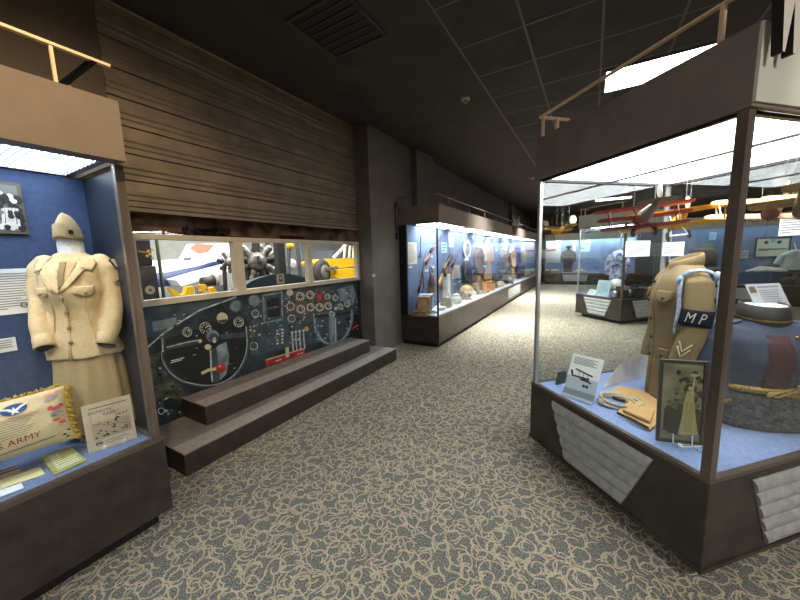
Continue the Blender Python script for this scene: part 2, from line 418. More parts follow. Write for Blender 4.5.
def wall_case(label, loc, rz, L, end0=True, end1=True, tan=False, louver=False, rail=True, vents=(), header=None, panels=None, mull=(), lite=None, side_panel=None):
    """runs along local +Y, front towards local +X; the base front is at x = 0"""
    t = thing('display_case', label, 'display case', loc, rz, 'display cases along the walls')
    B = -.56; K = -.72
    MB().box(K, -.06, .06, L-.06, 0, ZB).build('toe_kick', M_BLACK, t)
    MB().box(K, 0, 0, L, ZB, ZR-.02).build('base', M_BASE, t, bev=.004)
    r = MB(); r.box(-.045, 0, 0, L, ZR-.02, ZR); r.box(B, -.045, 0, .045, ZR-.02, ZR); r.box(B, -.045, L-.045, L, ZR-.02, ZR); r.build('top_rim', M_RIM, t)
    MB().box(B, -.045, .045, L-.045, ZR-.02, ZR-.008).build('floor_board', (mat('case_floor_pale', (196, 204, 218), .95) if end0 == 'glass' else M_FLOORB) if not louver else mat('case_floor_slate', (112, 128, 164), .95, var=.06, scale=60), t)
    MB().box(B-.02, B, .0, L, ZR, ZC).build('back_panel', M_BLUE if not louver else mat('case_navy_cloth', (60, 77, 112), .9, var=.07, scale=40), t)
    MB().box(K, B-.02, 0, L, ZR-.02, ZC).build('carcass', M_BLACK, t)
    for e, y0, y1, yp in ((end0, .0, .02, .03), (end1, L-.02, L, L-.03)):
        if e == 'glass':
            MB().box(B, -.045, yp-.003, yp+.003, ZR, ZC).build('end_glass', M_GLASS, t)
            MB().box(-.036, -.014, yp-.011, yp+.011, ZR, ZC).build('corner_post', M_DKPOST, t)
        else:
            MB().box(B, -.06, y0, y1, ZR, ZC).build('end_panel', side_panel or M_BLUE, t)
            MB().box(-.06, -.022, yp-.02, yp+.02, ZR, ZC).build('corner_post', M_POST, t)
    ys = [.05]+list(mull)+[L-.05]
    for y0, y1 in zip(ys, ys[1:]): MB().box(-.036, -.03, y0+.002, y1-.002, ZR, ZC).build('glass_pane', M_GLASS, t)
    cm = M_CANTAN if tan else M_CANOPY
    c = MB(); cf = .07 if tan else .02; ce = L-.03 if tan else L+.005; c.box(cf-.02, cf, .0, ce, ZC, ZT); c.box(K, cf-.02, .0, .02, ZC, ZT); c.box(K, cf-.02, ce-.02, ce, ZC, ZT); c.box(K, cf-.02, .02, ce-.02, ZT-.03, ZT-.012)
    c.build('canopy', cm, t)
    MB().box(-.028, cf-.02, .02, ce-.02, ZC, ZC+.014).build('canopy_trim', M_RIM, t)
    if header:
        hb = MB().box(cf, cf+.01, 0, L, ZC-.02, ZT).build('header_or_lit_board', M_CREAM, t)
    ps = panels or ((0.05, L-.05),)
    MB().box(B, -.045, .0, L, ZC+.02, ZC+.03).build('ceiling_board', mat('case_ceiling', (92, 96, 104), .8), t)
    for y0, y1 in ps:
        MB().box(B+.03, -.03 if louver else -.06, y0, y1, ZC+.012, ZC+.019).build('light_panel', lite or (M_LITE3 if louver else M_LITE2), t)
    if louver:
        for y0, y1 in ps:
            lv = MB(); k = y0
            while k < y1: lv.box(B+.03, -.03, k, k+.004, ZC+.004, ZC+.011); k += .03
            k = B+.03
            while k < -.03: lv.box(k, k+.004, y0, y1, ZC+.004, ZC+.011); k += .06
            lv.build('louvre', mat('louvre_grey', (150, 156, 166), .5), t)
    for y0, y1 in vents:
        v = MB(); corrugated(v, Frame((0, 0, 0), (0, 1, 0), (0, 0, 1)), (y0, y1), (y0+.06, y1-.06) if header else (y0, y1), .16, .46, 5, .01, 40)
        v.build('corrugated_panel', M_CORR, t)
    if rail:
        zr = 2.51 if tan else 2.5; rx = .055 if tan else 0; rm = M_RAIL if tan else mat('rail_grey', (140, 132, 122), .45, .4)
        q = MB(); q.bar((rx, -.02, zr), (rx, L-.04, zr), .022 if tan else .03, .012)
        if end0 == 'glass': q.bar((.0, .0, zr), (K+.0, .0, zr), .02, .012)
        q.build('top_rail', rm, t)
        k = .45 if not tan else L-.245
        sgn = 1.1
        n = 0
        while 0 < k < L and n < 12:
            MB().bar((rx, k, ZT-.02), (rx, k, zr), .012).build('rail_post', rm, t); k += sgn if not tan else -sgn; n += 1
        if tan: MB().bar((rx, L-.1, zr), (-.3, L-.25, ZT-.02), .02).build('rail_brace', M_DKPOST, t); MB().bar((-.12, L-.16, ZT-.02), (-.12, L-.16, zr-.08), .03).build('rail_post', rm, t)
        elif end0 == 'glass':
            for x in (-.2, -.55): MB().bar((x, .0, ZT-.02), (x, .0, zr), .012).build('rail_post', rm, t)
    return t
XF = -2.13
case_left = wall_case('near wall display case with tan canopy beside the cockpit mural', (XF, -1.62, 0), 0, 2.45, tan=True, louver=True, panels=((.05, 2.35),), side_panel=mat('end_panel_slate', (40, 46, 58), .4))
LF = 11.6
case_far = wall_case('long lit wall display case filled with rifles uniforms and helmets', (XF, 4.86, 0), 0, LF, end0='glass', vents=((5.2, 7.1),), mull=(2.4, 4.8, 7.2, 9.6),
                     panels=((.3, 1.5), (1.9, 3.1), (3.5, 4.7), (5.1, 6.3), (6.7, 7.9), (8.3, 9.5), (9.9, 11.2)))
case_end = wall_case('far wall display case facing the aisle at the end of the hall', (-1.95, 17.1, 0), -PI/2, 3.6, header=True, rail=False, vents=((.8, 1.85),))
case_viet = wall_case('wall display case with a cream Vietnam header behind the tunic case', (1.85, 11.9, 0), -PI/2, 5.6, header=True, rail=False, vents=((1.0, 2.3), (3.4, 4.7)), mull=(1.9, 3.8), lite=emis('light_panel_dim', (238, 247, 255), 2.6))
hb = [c for c in case_viet.children if c.name.startswith('header_or_lit_board')][0]
tb = MB(); put_text(tb, Frame((.032, 0, 0), (0, 1, 0), (0, 0, 1)), 'VIETNAM', 1.83, 2.15, .24, 0, 0, .72)
tb.build('header_lettering', mat('letter_teal_black', (38, 52, 56), .6), case_viet)
tb = MB(); put_text(tb, Frame((.032, 0, 0), (0, 1, 0), (0, 0, 1)), 'S', 2.37, 2.17, .24, 0); tb.build('header_letter', MATS['letter_teal_black'], case_viet)

# ceiling lights, all of one kind
def troffer(label, x, y):
    t = thing('ceiling_light', label, 'ceiling light', (x, y, CZ), 0, 'troffer lights in the ceiling')
    f = MB()
    for a in ((-.575, .575, -.285, -.265), (-.575, .575, .265, .285), (-.575, -.555, -.265, .265), (.555, .575, -.265, .265)): f.box(*a, -.012, .0)
    f.build('frame', M_GRID, t); MB().box(-.555, .555, -.265, .265, -.008, -.001).build('diffuser', M_TROF, t)
    return t
troffer('bright white troffer in the dark ceiling above the near case', .61, 4.68)
troffer('white troffer in the ceiling further down the hall', .61, 9.85)
troffer('white troffer in the ceiling near the Vietnam case', 4.6, 8.7)
troffer('white troffer in the ceiling at the end of the hall', .61, 14.9)
def dome(label, x, y):
    t = thing('smoke_detector', label, 'detector', (x, y, CZ))
    MB().lathe([(.055, 0), (.055, -.012), (.045, -.03)], seg=20).build('base', mat('detector_white', (190, 185, 178), .5), t)
    MB().lathe([(.03, -.03), (.03, -.045), (.012, -.06)], seg=16).build('sensor', mat('detector_grey', (120, 115, 110), .4), t)
dome('small pale detector on the dark ceiling in the middle of the aisle', -1.42, 4.14)
dome('small pale detector on the dark ceiling far down the aisle', -1.42, 9.3)
v = thing('ceiling_vent', 'dark slatted vent panel hanging in the near ceiling', 'vent', (-1.9, 2.35, CZ))
f = MB()
for a in ((-.3, .3, -.3, -.27), (-.3, .3, .27, .3), (-.3, -.27, -.27, .27), (.27, .3, -.27, .27)): f.box(*a, -.014, 0)
MB().box(-.27, .27, -.27, .27, -.004, -.001).build('backing', mat('vent_back', (44, 39, 37), .9), v)
f.build('frame', mat('vent_grey', (58, 52, 49), .7), v)
for k in range(6): MB().box(-.27, .27, -.22+.08*k, -.2+.08*k, -.012, -.004).build('slat', mat('vent_black', (46, 41, 39), .7), v)
# white switch plate on the pier, cable at the corner of the long case
t = thing('wall_socket', 'small white socket plate on the grey pier', 'socket', tuple(at_x(373.5, 275.5, -2.855)))
MB().box(0, .006, -.035, .035, -.02, .02).build('plate', M_WHITE, t); MB().box(.006, .009, -.02, .02, -.008, .008).build('insert', M_INK, t)
c = MB(); pth = [(-2.84, 4.80, 2.36), (-2.83, 4.79, 2.45), (-2.85, 4.76, 2.42), (-2.85, 4.76, 2.2), (-2.853+.02, 4.77, 2.0), (-2.83, 4.78, 1.93)]
pth = [V(p) for p in pth]; c.tube(pth, .014, 8); c.box(-2.85, -2.81, 4.75, 4.79, 1.83, 1.93, 0)
tag(c.build('power_cable', mat('cable_slate', (52, 60, 66), .5)), 'dark power cable with plug hanging at the long case corner', 'cable')
# ================================================================== cockpit mural under the windows
XM = -3.117
fm = Frame((XM, 0, 0), (0, 1, 0), (0, 0, 1))
def mp(px, py): p = at_x(px, py, XM); return p.y, p.z
mural = thing('cockpit_mural', 'large printed photo mural of an aircraft cockpit with two control yokes', 'mural', (XM, 2.6, .17))
M_MB = mat('mural_teal_black', (48, 61, 68), .45, c2=(20, 25, 28), scale=5)
y1, y2 = 1.14, 4.06
b = MB(); b.box(XM-.012, XM, y1, y2, .173, 1.215); b.build('printed_board', M_MB, mural, world=True)
pm = [mat('print_dark', (20, 24, 27), .5), mat('print_slate', (58, 72, 82), .5, var=.3, scale=9), mat('print_pale', (172, 180, 180), .5, var=.3, scale=16),
      mat('print_white', (206, 204, 194), .5), mat('print_red', (176, 46, 44), .5, var=.3, scale=10), mat('print_cream', (200, 190, 160), .5),
      mat('print_yellow', (190, 165, 80), .5), mat('print_brown', (92, 78, 72), .5, var=.3, scale=12), mat('print_olive', (86, 92, 76), .5, c2=(34, 38, 34), scale=14),
      mat('print_steel', (120, 136, 146), .5, var=.25, scale=8)]
DK, SL, PA, WH, RE, CR, YE, BR, OL, ST = range(10)
pr = MB()
def q(pts, mi, k): pr.poly([fm.pt(*mp(*p), .0005*k) for p in pts][::-1], mi)
def pd(x, y, r, mi, k, ry=None, n=18): q([(x+r*math.cos(2*PI*i/n), y+(ry or r)*math.sin(2*PI*i/n)) for i in range(n)], mi, k)
def pring(x, y, r, w, mi, k, t0=0, t1=2*PI, n=22):
    pts = [(x+r*math.cos(t0+(t1-t0)*i/n), y+r*math.sin(t0+(t1-t0)*i/n)) for i in range(n+1)]; ps(pts, w, mi, k)
def ps(pts, w, mi, k):      # stroke, width in photo pixels there
    P = [V(p) for p in pts]; L = []; R = []
    for i, p in enumerate(P):
        d = (P[min(i+1, len(P)-1)]-P[max(i-1, 0)]).normalized(); nn = V((-d.y, d.x))*(w/2); L.append(p+nn); R.append(p-nn)
    for i in range(len(P)-1): q([L[i], L[i+1], R[i+1], R[i]], mi, k)
# slanting glare shield, side shapes
q([(141, 309), (232, 296), (200, 309), (165, 331), (143, 352)], SL, 1)
ps([(143, 352), (150, 345), (165, 332), (182, 321), (200, 310), (222, 302), (236, 297)], 1.6, PA, 2)
q([(152, 322), (176, 317), (177, 326), (153, 332)], ST, 2)
q([(148, 356), (160, 352), (170, 372), (182, 386), (186, 398), (168, 408), (150, 404)], OL, 1)
random.seed(3)
for i in range(46):
    x, y = random.uniform(150, 186), random.uniform(362, 414)
    if x > 165 and y < 372: continue
    r = random.uniform(.8, 2.6); pd(x, y, r, random.choice((PA, OL, DK, DK, SL, WH)), 3, r*.7, 7)
pd(170, 404, 7, DK, 4, 6); pd(161, 411, 3.5, DK, 4); pring(161, 411, 3, .9, PA, 5)
q([(166, 340), (214, 322), (246, 318), (250, 352), (236, 378), (206, 386), (182, 380), (166, 358)], DK, 1)
# instrument panel area
q([(262, 297), (290, 292), (353, 283), (358, 300), (352, 335), (300, 346), (250, 356), (247, 330)], SL, 1)
q([(292, 291), (314, 288.5), (314, 316), (295, 318)], BR, 2); q([(315, 289), (331, 287), (331, 315), (316, 317)], BR, 2)
q([(337, 289), (353, 285), (356, 296), (352, 306), (340, 300)], ST, 2)
q([(262, 294.5), (282.5, 291), (283, 320), (263.5, 323.5)], ST, 2); q([(263.5, 296.5), (281, 293.3), (281.8, 318.5), (264.8, 322)], SL, 3)
q([(266.6, 299.5), (278.8, 297.4), (279.2, 305.5), (267.2, 307.6)], DK, 4); q([(267.2, 309.8), (279.4, 307.7), (279.8, 316), (267.8, 318)], DK, 4)
for i in range(8): pd(264.5+.1*i, 299+2.6*i, .55, PA, 5, n=6); pd(281.4, 296+2.6*i, .55, PA, 5, n=6)
for x, y, r, ring_, fill in ((187, 332, 5, PA, DK), (205, 328, 6, PA, DK), (222, 318, 5.6, PA, CR), (238.5, 322, 5.2, PA, DK), (255, 313.5, 3.8, PA, BR), (235.5, 306, 6.4, SL, ST), (254, 300.5, 6.4, SL, ST),
                             (290.2, 306.5, 4.2, CR, BR), (291.3, 318.5, 3.9, PA, BR), (289.5, 292.5, 3.3, CR, CR), (300, 296.3, 4.2, WH, DK), (310, 295, 4, WH, DK), (300.5, 309, 4.2, WH, DK), (310.3, 307.3, 4, WH, DK),
                             (319.2, 297.2, 4, BR, RE), (319.4, 307.3, 4, WH, DK), (328, 306, 3.7, WH, DK), (335.2, 298, 2.8, PA, ST), (327, 296.5, 3, PA, DK), (340.3, 306.5, 3, PA, DK), (347, 304, 3, PA, DK), (253.5, 346, 4.2, PA, SL)):
    pd(x, y, r, fill, 5); pring(x, y, r*.9, .95, ring_, 6)
    if fill == DK:
        for k in range(8): a = k*PI/4+.3; ps([(x+r*.42*math.cos(a), y+r*.42*math.sin(a)), (x+r*.72*math.cos(a), y+r*.72*math.sin(a))], .75, WH, 6)
        ps([(x, y), (x+r*.5, y-r*.45)], .7, WH, 7)
ps([(217, 322), (227, 320.5)], 3.2, BR, 6)
for i in range(210):          # small switches, placards and lamps over the panel
    x, y = random.uniform(247, 356), random.uniform(287, 346)
    if y < 320-(x-262)*.14-20 or y > 350-(x-250)*.16: continue
    w = random.uniform(.5, 1.2)
    q([(x, y), (x+w*1.7, y-.2), (x+w*1.7, y+w), (x, y+w+.2)], random.choice((PA, PA, WH, ST, BR, DK, CR)), 4)
for i in range(26):
    x, y = random.uniform(172, 246), random.uniform(312, 372)
    q([(x, y), (x+random.uniform(1, 4), y-.4), (x+2, y+.6), (x, y+.9)], random.choice((PA, SL, ST)), 4)
for x0, y0, n_ in ((249, 326, 4), (253, 324, 4), (258, 331, 3), (276, 330, 5), (281, 329, 5)):
    for k in range(n_): q([(x0, y0+3.2*k), (x0+2.2, y0-.4+3.2*k), (x0+2.2, y0+1.4+3.2*k), (x0, y0+1.8+3.2*k)], random.choice((PA, WH, BR)), 6)
ps([(171, 361), (184, 357.5)], 1, PA, 5); ps([(170, 363), (182, 359.6)], .8, WH, 5)
# throttle levers and the red box
for i, x in enumerate((291, 294.6, 298.4, 302.4)): ps([(x+.8, 333.5-i*.7), (x+1.2, 341-i*.8), (x+2, 351-i)], 1.5, PA, 7); pd(x+.8, 332.5-i*.7, 1.4, WH, 8, 1.2, 8)
pd(306.3, 328.6, 2.2, YE, 7)
q([(265.4, 359.3), (304.6, 347.6), (304.8, 354.3), (265.9, 366)], RE, 6); ps([(265.5, 360), (304.6, 348.3)], 1., CR, 7); q([(285, 347.8), (288.5, 346.8), (288.8, 356.6), (285.6, 357.6)], CR, 7)
for x, y in ((275, 361), (297, 354.3)): ps([(x, y), (x+6, y-1.8)], .8, WH, 8)
# left yoke
def arcpts(P, n=6):
    P = [V(p) for p in P]; out = []
    for i in range(len(P)-1):
        p0, p1, p2, p3 = P[max(i-1, 0)], P[i], P[i+1], P[min(i+2, len(P)-1)]
        for k in range(n):
            t = k/n; out.append(.5*((2*p1)+(p2-p0)*t+(2*p0-5*p1+4*p2-p3)*t*t+(3*p1-p0-3*p2+p3)*t**3))
    return out+[P[-1]]
q([(209, 348), (226, 342), (229, 356), (226, 374), (216, 384), (210, 380)], SL, 6); q([(216, 346), (226, 342), (229, 356), (226, 374), (220, 380)], ST, 7)
rim = arcpts([(162, 352), (163, 361), (170, 372.5), (183, 381.5), (205, 386), (222, 383.5), (235, 375), (244, 361), (247.6, 345), (246.4, 327)])
ps(rim, 5., DK, 8); ps(rim, 3.4, SL, 9); ps([p+V((-.9, -.7)) for p in rim], .8, PA, 10)
ps([(161.5, 336), (163, 346), (163, 355)], 5.4, SL, 9); ps([(162, 338), (162.5, 352)], 1.6, PA, 10)
ps([(164, 349), (185, 344), (201, 341), (214, 338), (246, 335)], 7., DK, 9); ps([(164, 348.5), (185, 343.5), (201, 340.5), (214, 337.5), (246, 334.5)], 5., SL, 9.5); ps([(166, 347.5), (185, 342.6), (201, 339.6)], 1.0, PA, 10)
pd(210, 340, 10, DK, 10, 9); pd(212, 336, 6.4, ST, 11, 6); pd(213.5, 338, 4.6, SL, 12, 5); pd(199.6, 341, 1.8, CR, 12); pd(207.5, 347, 3.4, CR, 12, 2.8); pd(214, 340, 1.9, PA, 13, 3)
ps([(210, 350), (210.6, 366), (212, 382)], 1.5, PA, 10); ps([(201, 373.5), (208, 370), (216, 368.5)], 3., CR, 11); pd(220.5, 368, 5, RE, 12, 4.6); pd(219.2, 366.3, 1.4, PA, 13, 1)
# right yoke
q([(328.5, 318), (337.5, 314), (338.5, 341), (330, 344)], ST, 6); q([(334, 315), (337.5, 314), (338.5, 341), (335, 342)], SL, 7); ps([(335.2, 318), (335.6, 342)], .9, WH, 8)
rim = arcpts([(314, 314), (315, 327), (319.4, 337.5), (326.5, 343.2), (335, 343.5), (343, 339), (349, 329.5), (351.6, 318), (351.6, 310)])
ps(rim, 2.6, ST, 8); ps([p+V((-.5, -.5)) for p in rim], .6, PA, 9)
ps([(314, 316.5), (331, 315), (351.5, 312)], 2.2, DK, 9); pd(331.5, 314, 3.4, PA, 10, 3); pd(331.5, 314, 1.7, ST, 11); pd(335.3, 308.5, 1.7, WH, 11)
q([(346, 318), (358, 314), (359, 336), (350, 336)], DK, 5)
for i in range(18): x, y = random.uniform(347, 358), random.uniform(300, 334); pd(x, y, random.uniform(.4, 1.1), random.choice((RE, PA, WH, BR, ST)), 7, n=6)
ps([(352, 329), (358, 325)], 2.2, RE, 8)
pr.build('printed_image', pm, mural, world=True)

# ================================================================== window band over the mural
def wy(px, py=268): return at_x(px, py, -3.1).y
Y0, Y1, Y2, Y3 = 1.14, 4.05, wy(239.3), wy(310)
zt0, zt1, zb0, zb1 = 1.742, 1.785, 1.2, 1.252
wf = MB(); x0, x1 = -3.16, -3.085
wf.box(x0, x1, Y0, Y1, zt0, zt1); wf.box(x0, x1, Y0, Y1, zb0, zb1)
for a, b_ in ((Y0, Y0+.05), (Y1-.055, Y1), (Y2-.05, Y2+.05), (Y3-.038, Y3+.038)): wf.box(x0, x1, a, b_, zb1, zt0)
struct(wf.build('window_frame', M_FRAMEW, bev=.004))
mg = glass('window_acrylic', (245, 246, 244), .05)
for k, (a, b_) in enumerate(((Y0+.05, Y2-.05), (Y2+.05, Y3-.038), (Y3+.038, Y1-.055))):
    struct(MB().box(-3.125, -3.121, a, b_, zb1, zt0).build('window_%d' % (k+1), mg))
struct(MB().box(-3.1, -3.096, Y0, Y1, zt1, 1.954).build('window_4', glass('smoked_transom', (232, 226, 222), .08)))
MB_ = MB().box(-3.245, -3.165, Y0, Y1, 1.785, 1.797); struct(MB_.build('trim_ledge', mat('ledge_brown', (70, 58, 52), .5)))
# two model locomotives on the ledge behind the dark glass
def loco(label, yc, body, wheel, L, h):
    t = thing('model_locomotive', label, 'model train', (-3.205, yc, 1.797), 0)
    MB().tube([(0, -L*.5, h*.62), (0, L*.22, h*.62)], h*.22, 14).build('boiler', body, t)
    MB().box(-.025, .025, L*.2, L*.5, h*.35, h*.98).build('cab', body, t)
    MB().box(-.026, .026, -L*.52, L*.5, h*.3, h*.4).build('footplate', wheel, t)
    MB().lathe([(.012, h*.8), (.014, h*1.05)], (0, -L*.4, 0), 10).build('chimney', body, t)
    n = 5
    for k in range(n):
        y = -L*.42+k*L*.2
        MB().tube([(.03, y, h*.2), (.022, y, h*.2)], h*.2, 14).build('wheel', wheel, t); MB().tube([(-.022, y, h*.2), (-.03, y, h*.2)], h*.2, 14).build('wheel', wheel, t)
loco('red and white model locomotive behind the dark glass over the windows', at_x(293, 232, -3.2).y, mat('loco_white', (200, 186, 176), .5), mat('loco_red', (150, 44, 40), .5), .36, .085)
loco('dark model locomotive behind the dark glass over the windows', at_x(207, 228, -3.2).y, mat('loco_black', (44, 38, 36), .4), mat('loco_dark', (70, 56, 52), .4), .44, .085)

# ================================================================== hangar seen through the windows
struct(MB().box(-13, -3.4, 0, 20, -.05, 0).build('floor_hangar', mat('concrete_grey', (132, 134, 132), .7, var=.12, scale=2)))
struct(MB().box(-13.2, -13, 0, 20, 0, 5).build('wall_hangar', mat('hangar_white', (206, 206, 200), .8, var=.06, scale=1)))
struct(MB().box(-13, -3.4, 0, 20, 5, 5.1).build('ceiling_hangar', mat('hangar_ceiling', (120, 120, 118), .8)))
struct(MB().box(-13, -3.4, -.1, 0, 0, 5).build('wall_hangar_side', MATS['hangar_white']))
struct(MB().box(-13, -3.4, 20, 20.1, 0, 5).build('wall_hangar_end', MATS['hangar_white']))
X1 = -4.6
p0 = at_x(138, 298, X1); p1 = at_x(160, 298, X1)
t = thing('tall_cabinet', 'tall black cabinet with a round emblem seen through the left window', 'cabinet', (X1-.2, (p0.y+p1.y)/2, 0))
h = (p1.y-p0.y)/2
MB().box(-.2, .2, -h, h, 0, 1.52).build('body', mat('cabinet_black', (46, 48, 52), .4), t, bev=.01)
MB().box(.0, .2, -h*.8, h*.8, 1.52, 1.84).build('upper_box', MATS['cabinet_black'], t, bev=.02)
fe = Frame((X1+.001, (p0.y+p1.y)/2, 0), (0, 1, 0), (0, 0, 1)); e = MB()
pe = at_x(150, 290, X1); a, b_ = fe.inv(pe)
e.disc(fe, a, b_, .052, .001, 0); e.ring(fe, a, b_, .036, .042, .002, 1); e.disc(fe, a, b_, .022, .002, 1)
e.build('round_emblem', [mat('emblem_cream', (206, 196, 176), .6), mat('emblem_brown', (110, 92, 84), .6)], t, world=True)
e = MB()
for px, py in ((148, 251), (152, 250), (147, 256), (152, 258), (150, 254)):
    a, b_ = fe.inv(at_x(px, py, X1)); e.disc(fe, a, b_, .018, .002, 0, 8)
e.build('badge_cluster', mat('badge_gold', (196, 178, 96), .5), t, world=True)
t = MB(); pg = at_x(161.5, 280, -4.7); t.tube([(pg.x, pg.y, 0), (pg.x, pg.y, 3)], .02, 10)
tag(t.build('support_pole', mat('pole_green', (96, 110, 84), .5)), 'thin green pole beside the black cabinet in the hangar', 'pole')
# jet aeroplane, white with a blue stripe
XJ = -7.6
def J(px, py, x=XJ): return at_x(px, py, x)
jet = thing('jet_aircraft', 'white aircraft with a dark blue stripe seen through the left window', 'aircraft', (XJ, 3.6, 0))
MJW = mat('aircraft_white', (226, 228, 230), .35); MJB = mat('aircraft_navy', (40, 52, 96), .35); MJR = mat('aircraft_red', (214, 120, 100), .45)
def ring_yz(y, zc, r, x=XJ, n=20, sx=1.): return [(x+r*sx*math.cos(2*PI*k/n), y, zc+r*math.sin(2*PI*k/n)) for k in range(n)]
na, nb = J(158, 275), J(222, 262)
secs = [(na.y-1.2, na.z-.02, .5), (na.y, na.z, .45), ((na.y+nb.y)/2, (na.z+nb.z)/2+.01, .3), (nb.y-.3, nb.z, .18), (nb.y, nb.z, .07)]
bd = MB(); bd.loft([ring_yz(y, z-r*.35, r) for y, z, r in secs]); bd.build('fuselage', MJW, jet, world=True)
st = MB()
st.loft([[(XJ+r*1.006*math.cos(t_), y, z-r*.35+r*1.006*math.sin(t_)) for t_ in [(-.12+.62*k/6) for k in range(7)]] for y, z, r in secs], closed=False, caps=False)
st.build('blue_stripe', MJB, jet, world=True)
fn = MB(); P = [J(178, 262), J(188, 244), J(236, 243), J(230, 258), J(200, 264)]; fn.prism(P, (-.06, 0, 0)); fn.build('tail_fin', MJW, jet, world=True)
fn = MB(); P = [J(190, 248, XJ+.01), J(196, 243.5, XJ+.01), J(214, 245, XJ+.01), J(208, 252, XJ+.01), J(198, 254, XJ+.01)]; fn.prism(P, (-.01, 0, 0)); fn.build('red_flash', MJR, jet, world=True)
fn = MB(); P = [J(163, 279, XJ+.35), J(226, 263, XJ+.35), J(232, 266, XJ+.35), J(168, 285, XJ+.35)]; fn.prism(P, (.5, 0, -.02)); fn.build('wing', MJW, jet, world=True)
for k in range(1): MB().tube([(XJ, na.y-.2, na.z-.5), (XJ, na.y-.2, .16)], .04, 8).build('landing_gear', M_STEEL, jet, world=True); MB().tube([(XJ-.06, na.y-.2, .16), (XJ+.06, na.y-.2, .16)], .16, 16).build('wheel', M_BLACK, jet, world=True)
fn = MB(); P = [J(184, 258, XJ+.5), J(192, 257, XJ+.5), J(191, 260, XJ+.5), J(184, 261, XJ+.5)]; fn.prism(P, (-.02, 0, 0)); fn.build('cockpit_window', mat('canopy_grey', (110, 116, 122), .3), jet, world=True)
# aircraft engine parts right of the jet
def engine(label, c, r, axis, n, name='aircraft_engine', col=None):
    t = thing(name, label, 'engine', (c.x, c.y, 0))
    ax = V(axis).normalized(); u = ax.cross(V((0, 0, 1))).normalized(); v_ = u.cross(ax)
    L = c-V((c.x, c.y, 0))
    mg_ = col or mat('engine_grey', (140, 136, 128), .4, .5, var=.35, scale=14); md = mat('engine_dark', (58, 54, 52), .5, .3)
    MB().lathe([(.3*r, -.35*r), (.42*r, -.2*r), (.42*r, .25*r), (.3*r, .4*r), (.12*r, .62*r)], L, 20, ax=ax).build('crankcase', mg_, t)
    for k in range(n):
        d = u*math.cos(2*PI*k/n+.2)+v_*math.sin(2*PI*k/n+.2); m = MB()
        m.lathe([(.13*r, .38*r)]+[((.2 if j % 2 else .15)*r, (.42+.045*j)*r) for j in range(10)]+[(.16*r, .92*r), (.1*r, 1.*r)], L, 12, ax=d)
        m.build('cylinder_head', mg_ if k % 2 else md, t)
    MB().lathe([(.05*r, .5*r), (.05*r, .9*r)], L, 10, ax=ax).build('shaft', md, t)
    s = MB(); 
    for dy in (-.5, .5): s.bar((0, dy*r, c.z-.35*r), (0, dy*1.6*r, 0), .05)
    s.bar((0, -.8*r, .06), (0, .8*r, .06), .08); s.build('engine_stand', md, t)
    pm_ = MB()
    for k in range(n):
        a = 2*PI*k/n+.5; b2 = a+.5
        pm_.tube([L+(u*math.cos(a)+v_*math.sin(a))*.5*r-ax*.25*r, L+(u*math.cos(a+.2)+v_*math.sin(a+.2))*.78*r-ax*.32*r, L+(u*math.cos(b2)+v_*math.sin(b2))*.85*r-ax*.1*r], .035*r, 6)
    pm_.build('pipework', md, t)
    return t
engine('grey radial engine on a stand seen through the middle window', at_x(257, 262, -4.9), .36, (.8, -.5, .25), 9)
engine('small grey engine at the right edge of the left window', at_x(229, 262, -5.6), .2, (.9, -.4, 0), 7)
# mid window: dark post, teal cowling with a notice, struts
pp = at_x(280, 262, -4.5); t = MB(); hw = .075
t.box(pp.x-.05, pp.x+.05, pp.y-hw, pp.y+hw, 0, 3.2); tag(t.build('hangar_post', mat('post_charcoal', (52, 54, 56), .5)), 'dark post in front of the engines seen through the middle window', 'post')
XC = -3.95
C_ = lambda px, py: at_x(px, py, XC)
t = thing('engine_cowling', 'dark teal curved cowling below the post in the middle window', 'cowling', (XC, C_(276, 290).y, 0))
top = arcpts([(242, 288), (252, 281), (266, 276), (280, 273.5), (296, 275), (308, 279)], 4)
tp = [at_x(p.x, p.y, XC) for p in top]; m = MB()
m.loft([[p+V((0, 0, -.0)), p+V((-.25, 0, -.03)), V((p.x-.3, p.y, .9)), V((p.x, p.y, .9))] for p in tp], sm=False)
m.build('shell', mat('cowling_teal', (58, 76, 86), .4), t, world=True)
m = MB(); 
for p in (tp[2], tp[-3]): m.bar((XC-.12, p.y, .9), (XC-.12, p.y, 0), .06)
m.build('stand', M_DKPOST, t, world=True)
ntc = thing('notice_card', 'small cream notice card with a dark emblem on the teal cowling', 'sign', tuple(C_(280.5, 284)))
fr = Frame(at_x(280.5, 279, XC+.012), (0, 1, 0), (0, 0, 1)); m = MB()
m.fbox(fr, -.066, .066, -.07, .075, -.004, 0); m.build('card', mat('notice_cream', (206, 202, 188), .6), ntc, world=True)
m = MB(); m.ring(fr, 0, .012, .022, .036, .001); m.fbox(fr, -.045, .045, -.03, -.022, 0, .001); m.fbox(fr, -.035, .035, -.044, -.038, 0, .001); m.fbox(fr, -.04, .04, .052, .058, 0, .001); m.build('emblem', M_INKD, ntc, world=True)
engine('second grey engine with bare cylinders low behind the middle window', at_x(250, 277, -5.2), .3, (.7, .6, .2), 7)
engine('third small engine close to the dark post in the middle window', at_x(269, 255, -6.4), .3, (.9, -.2, .1), 9)
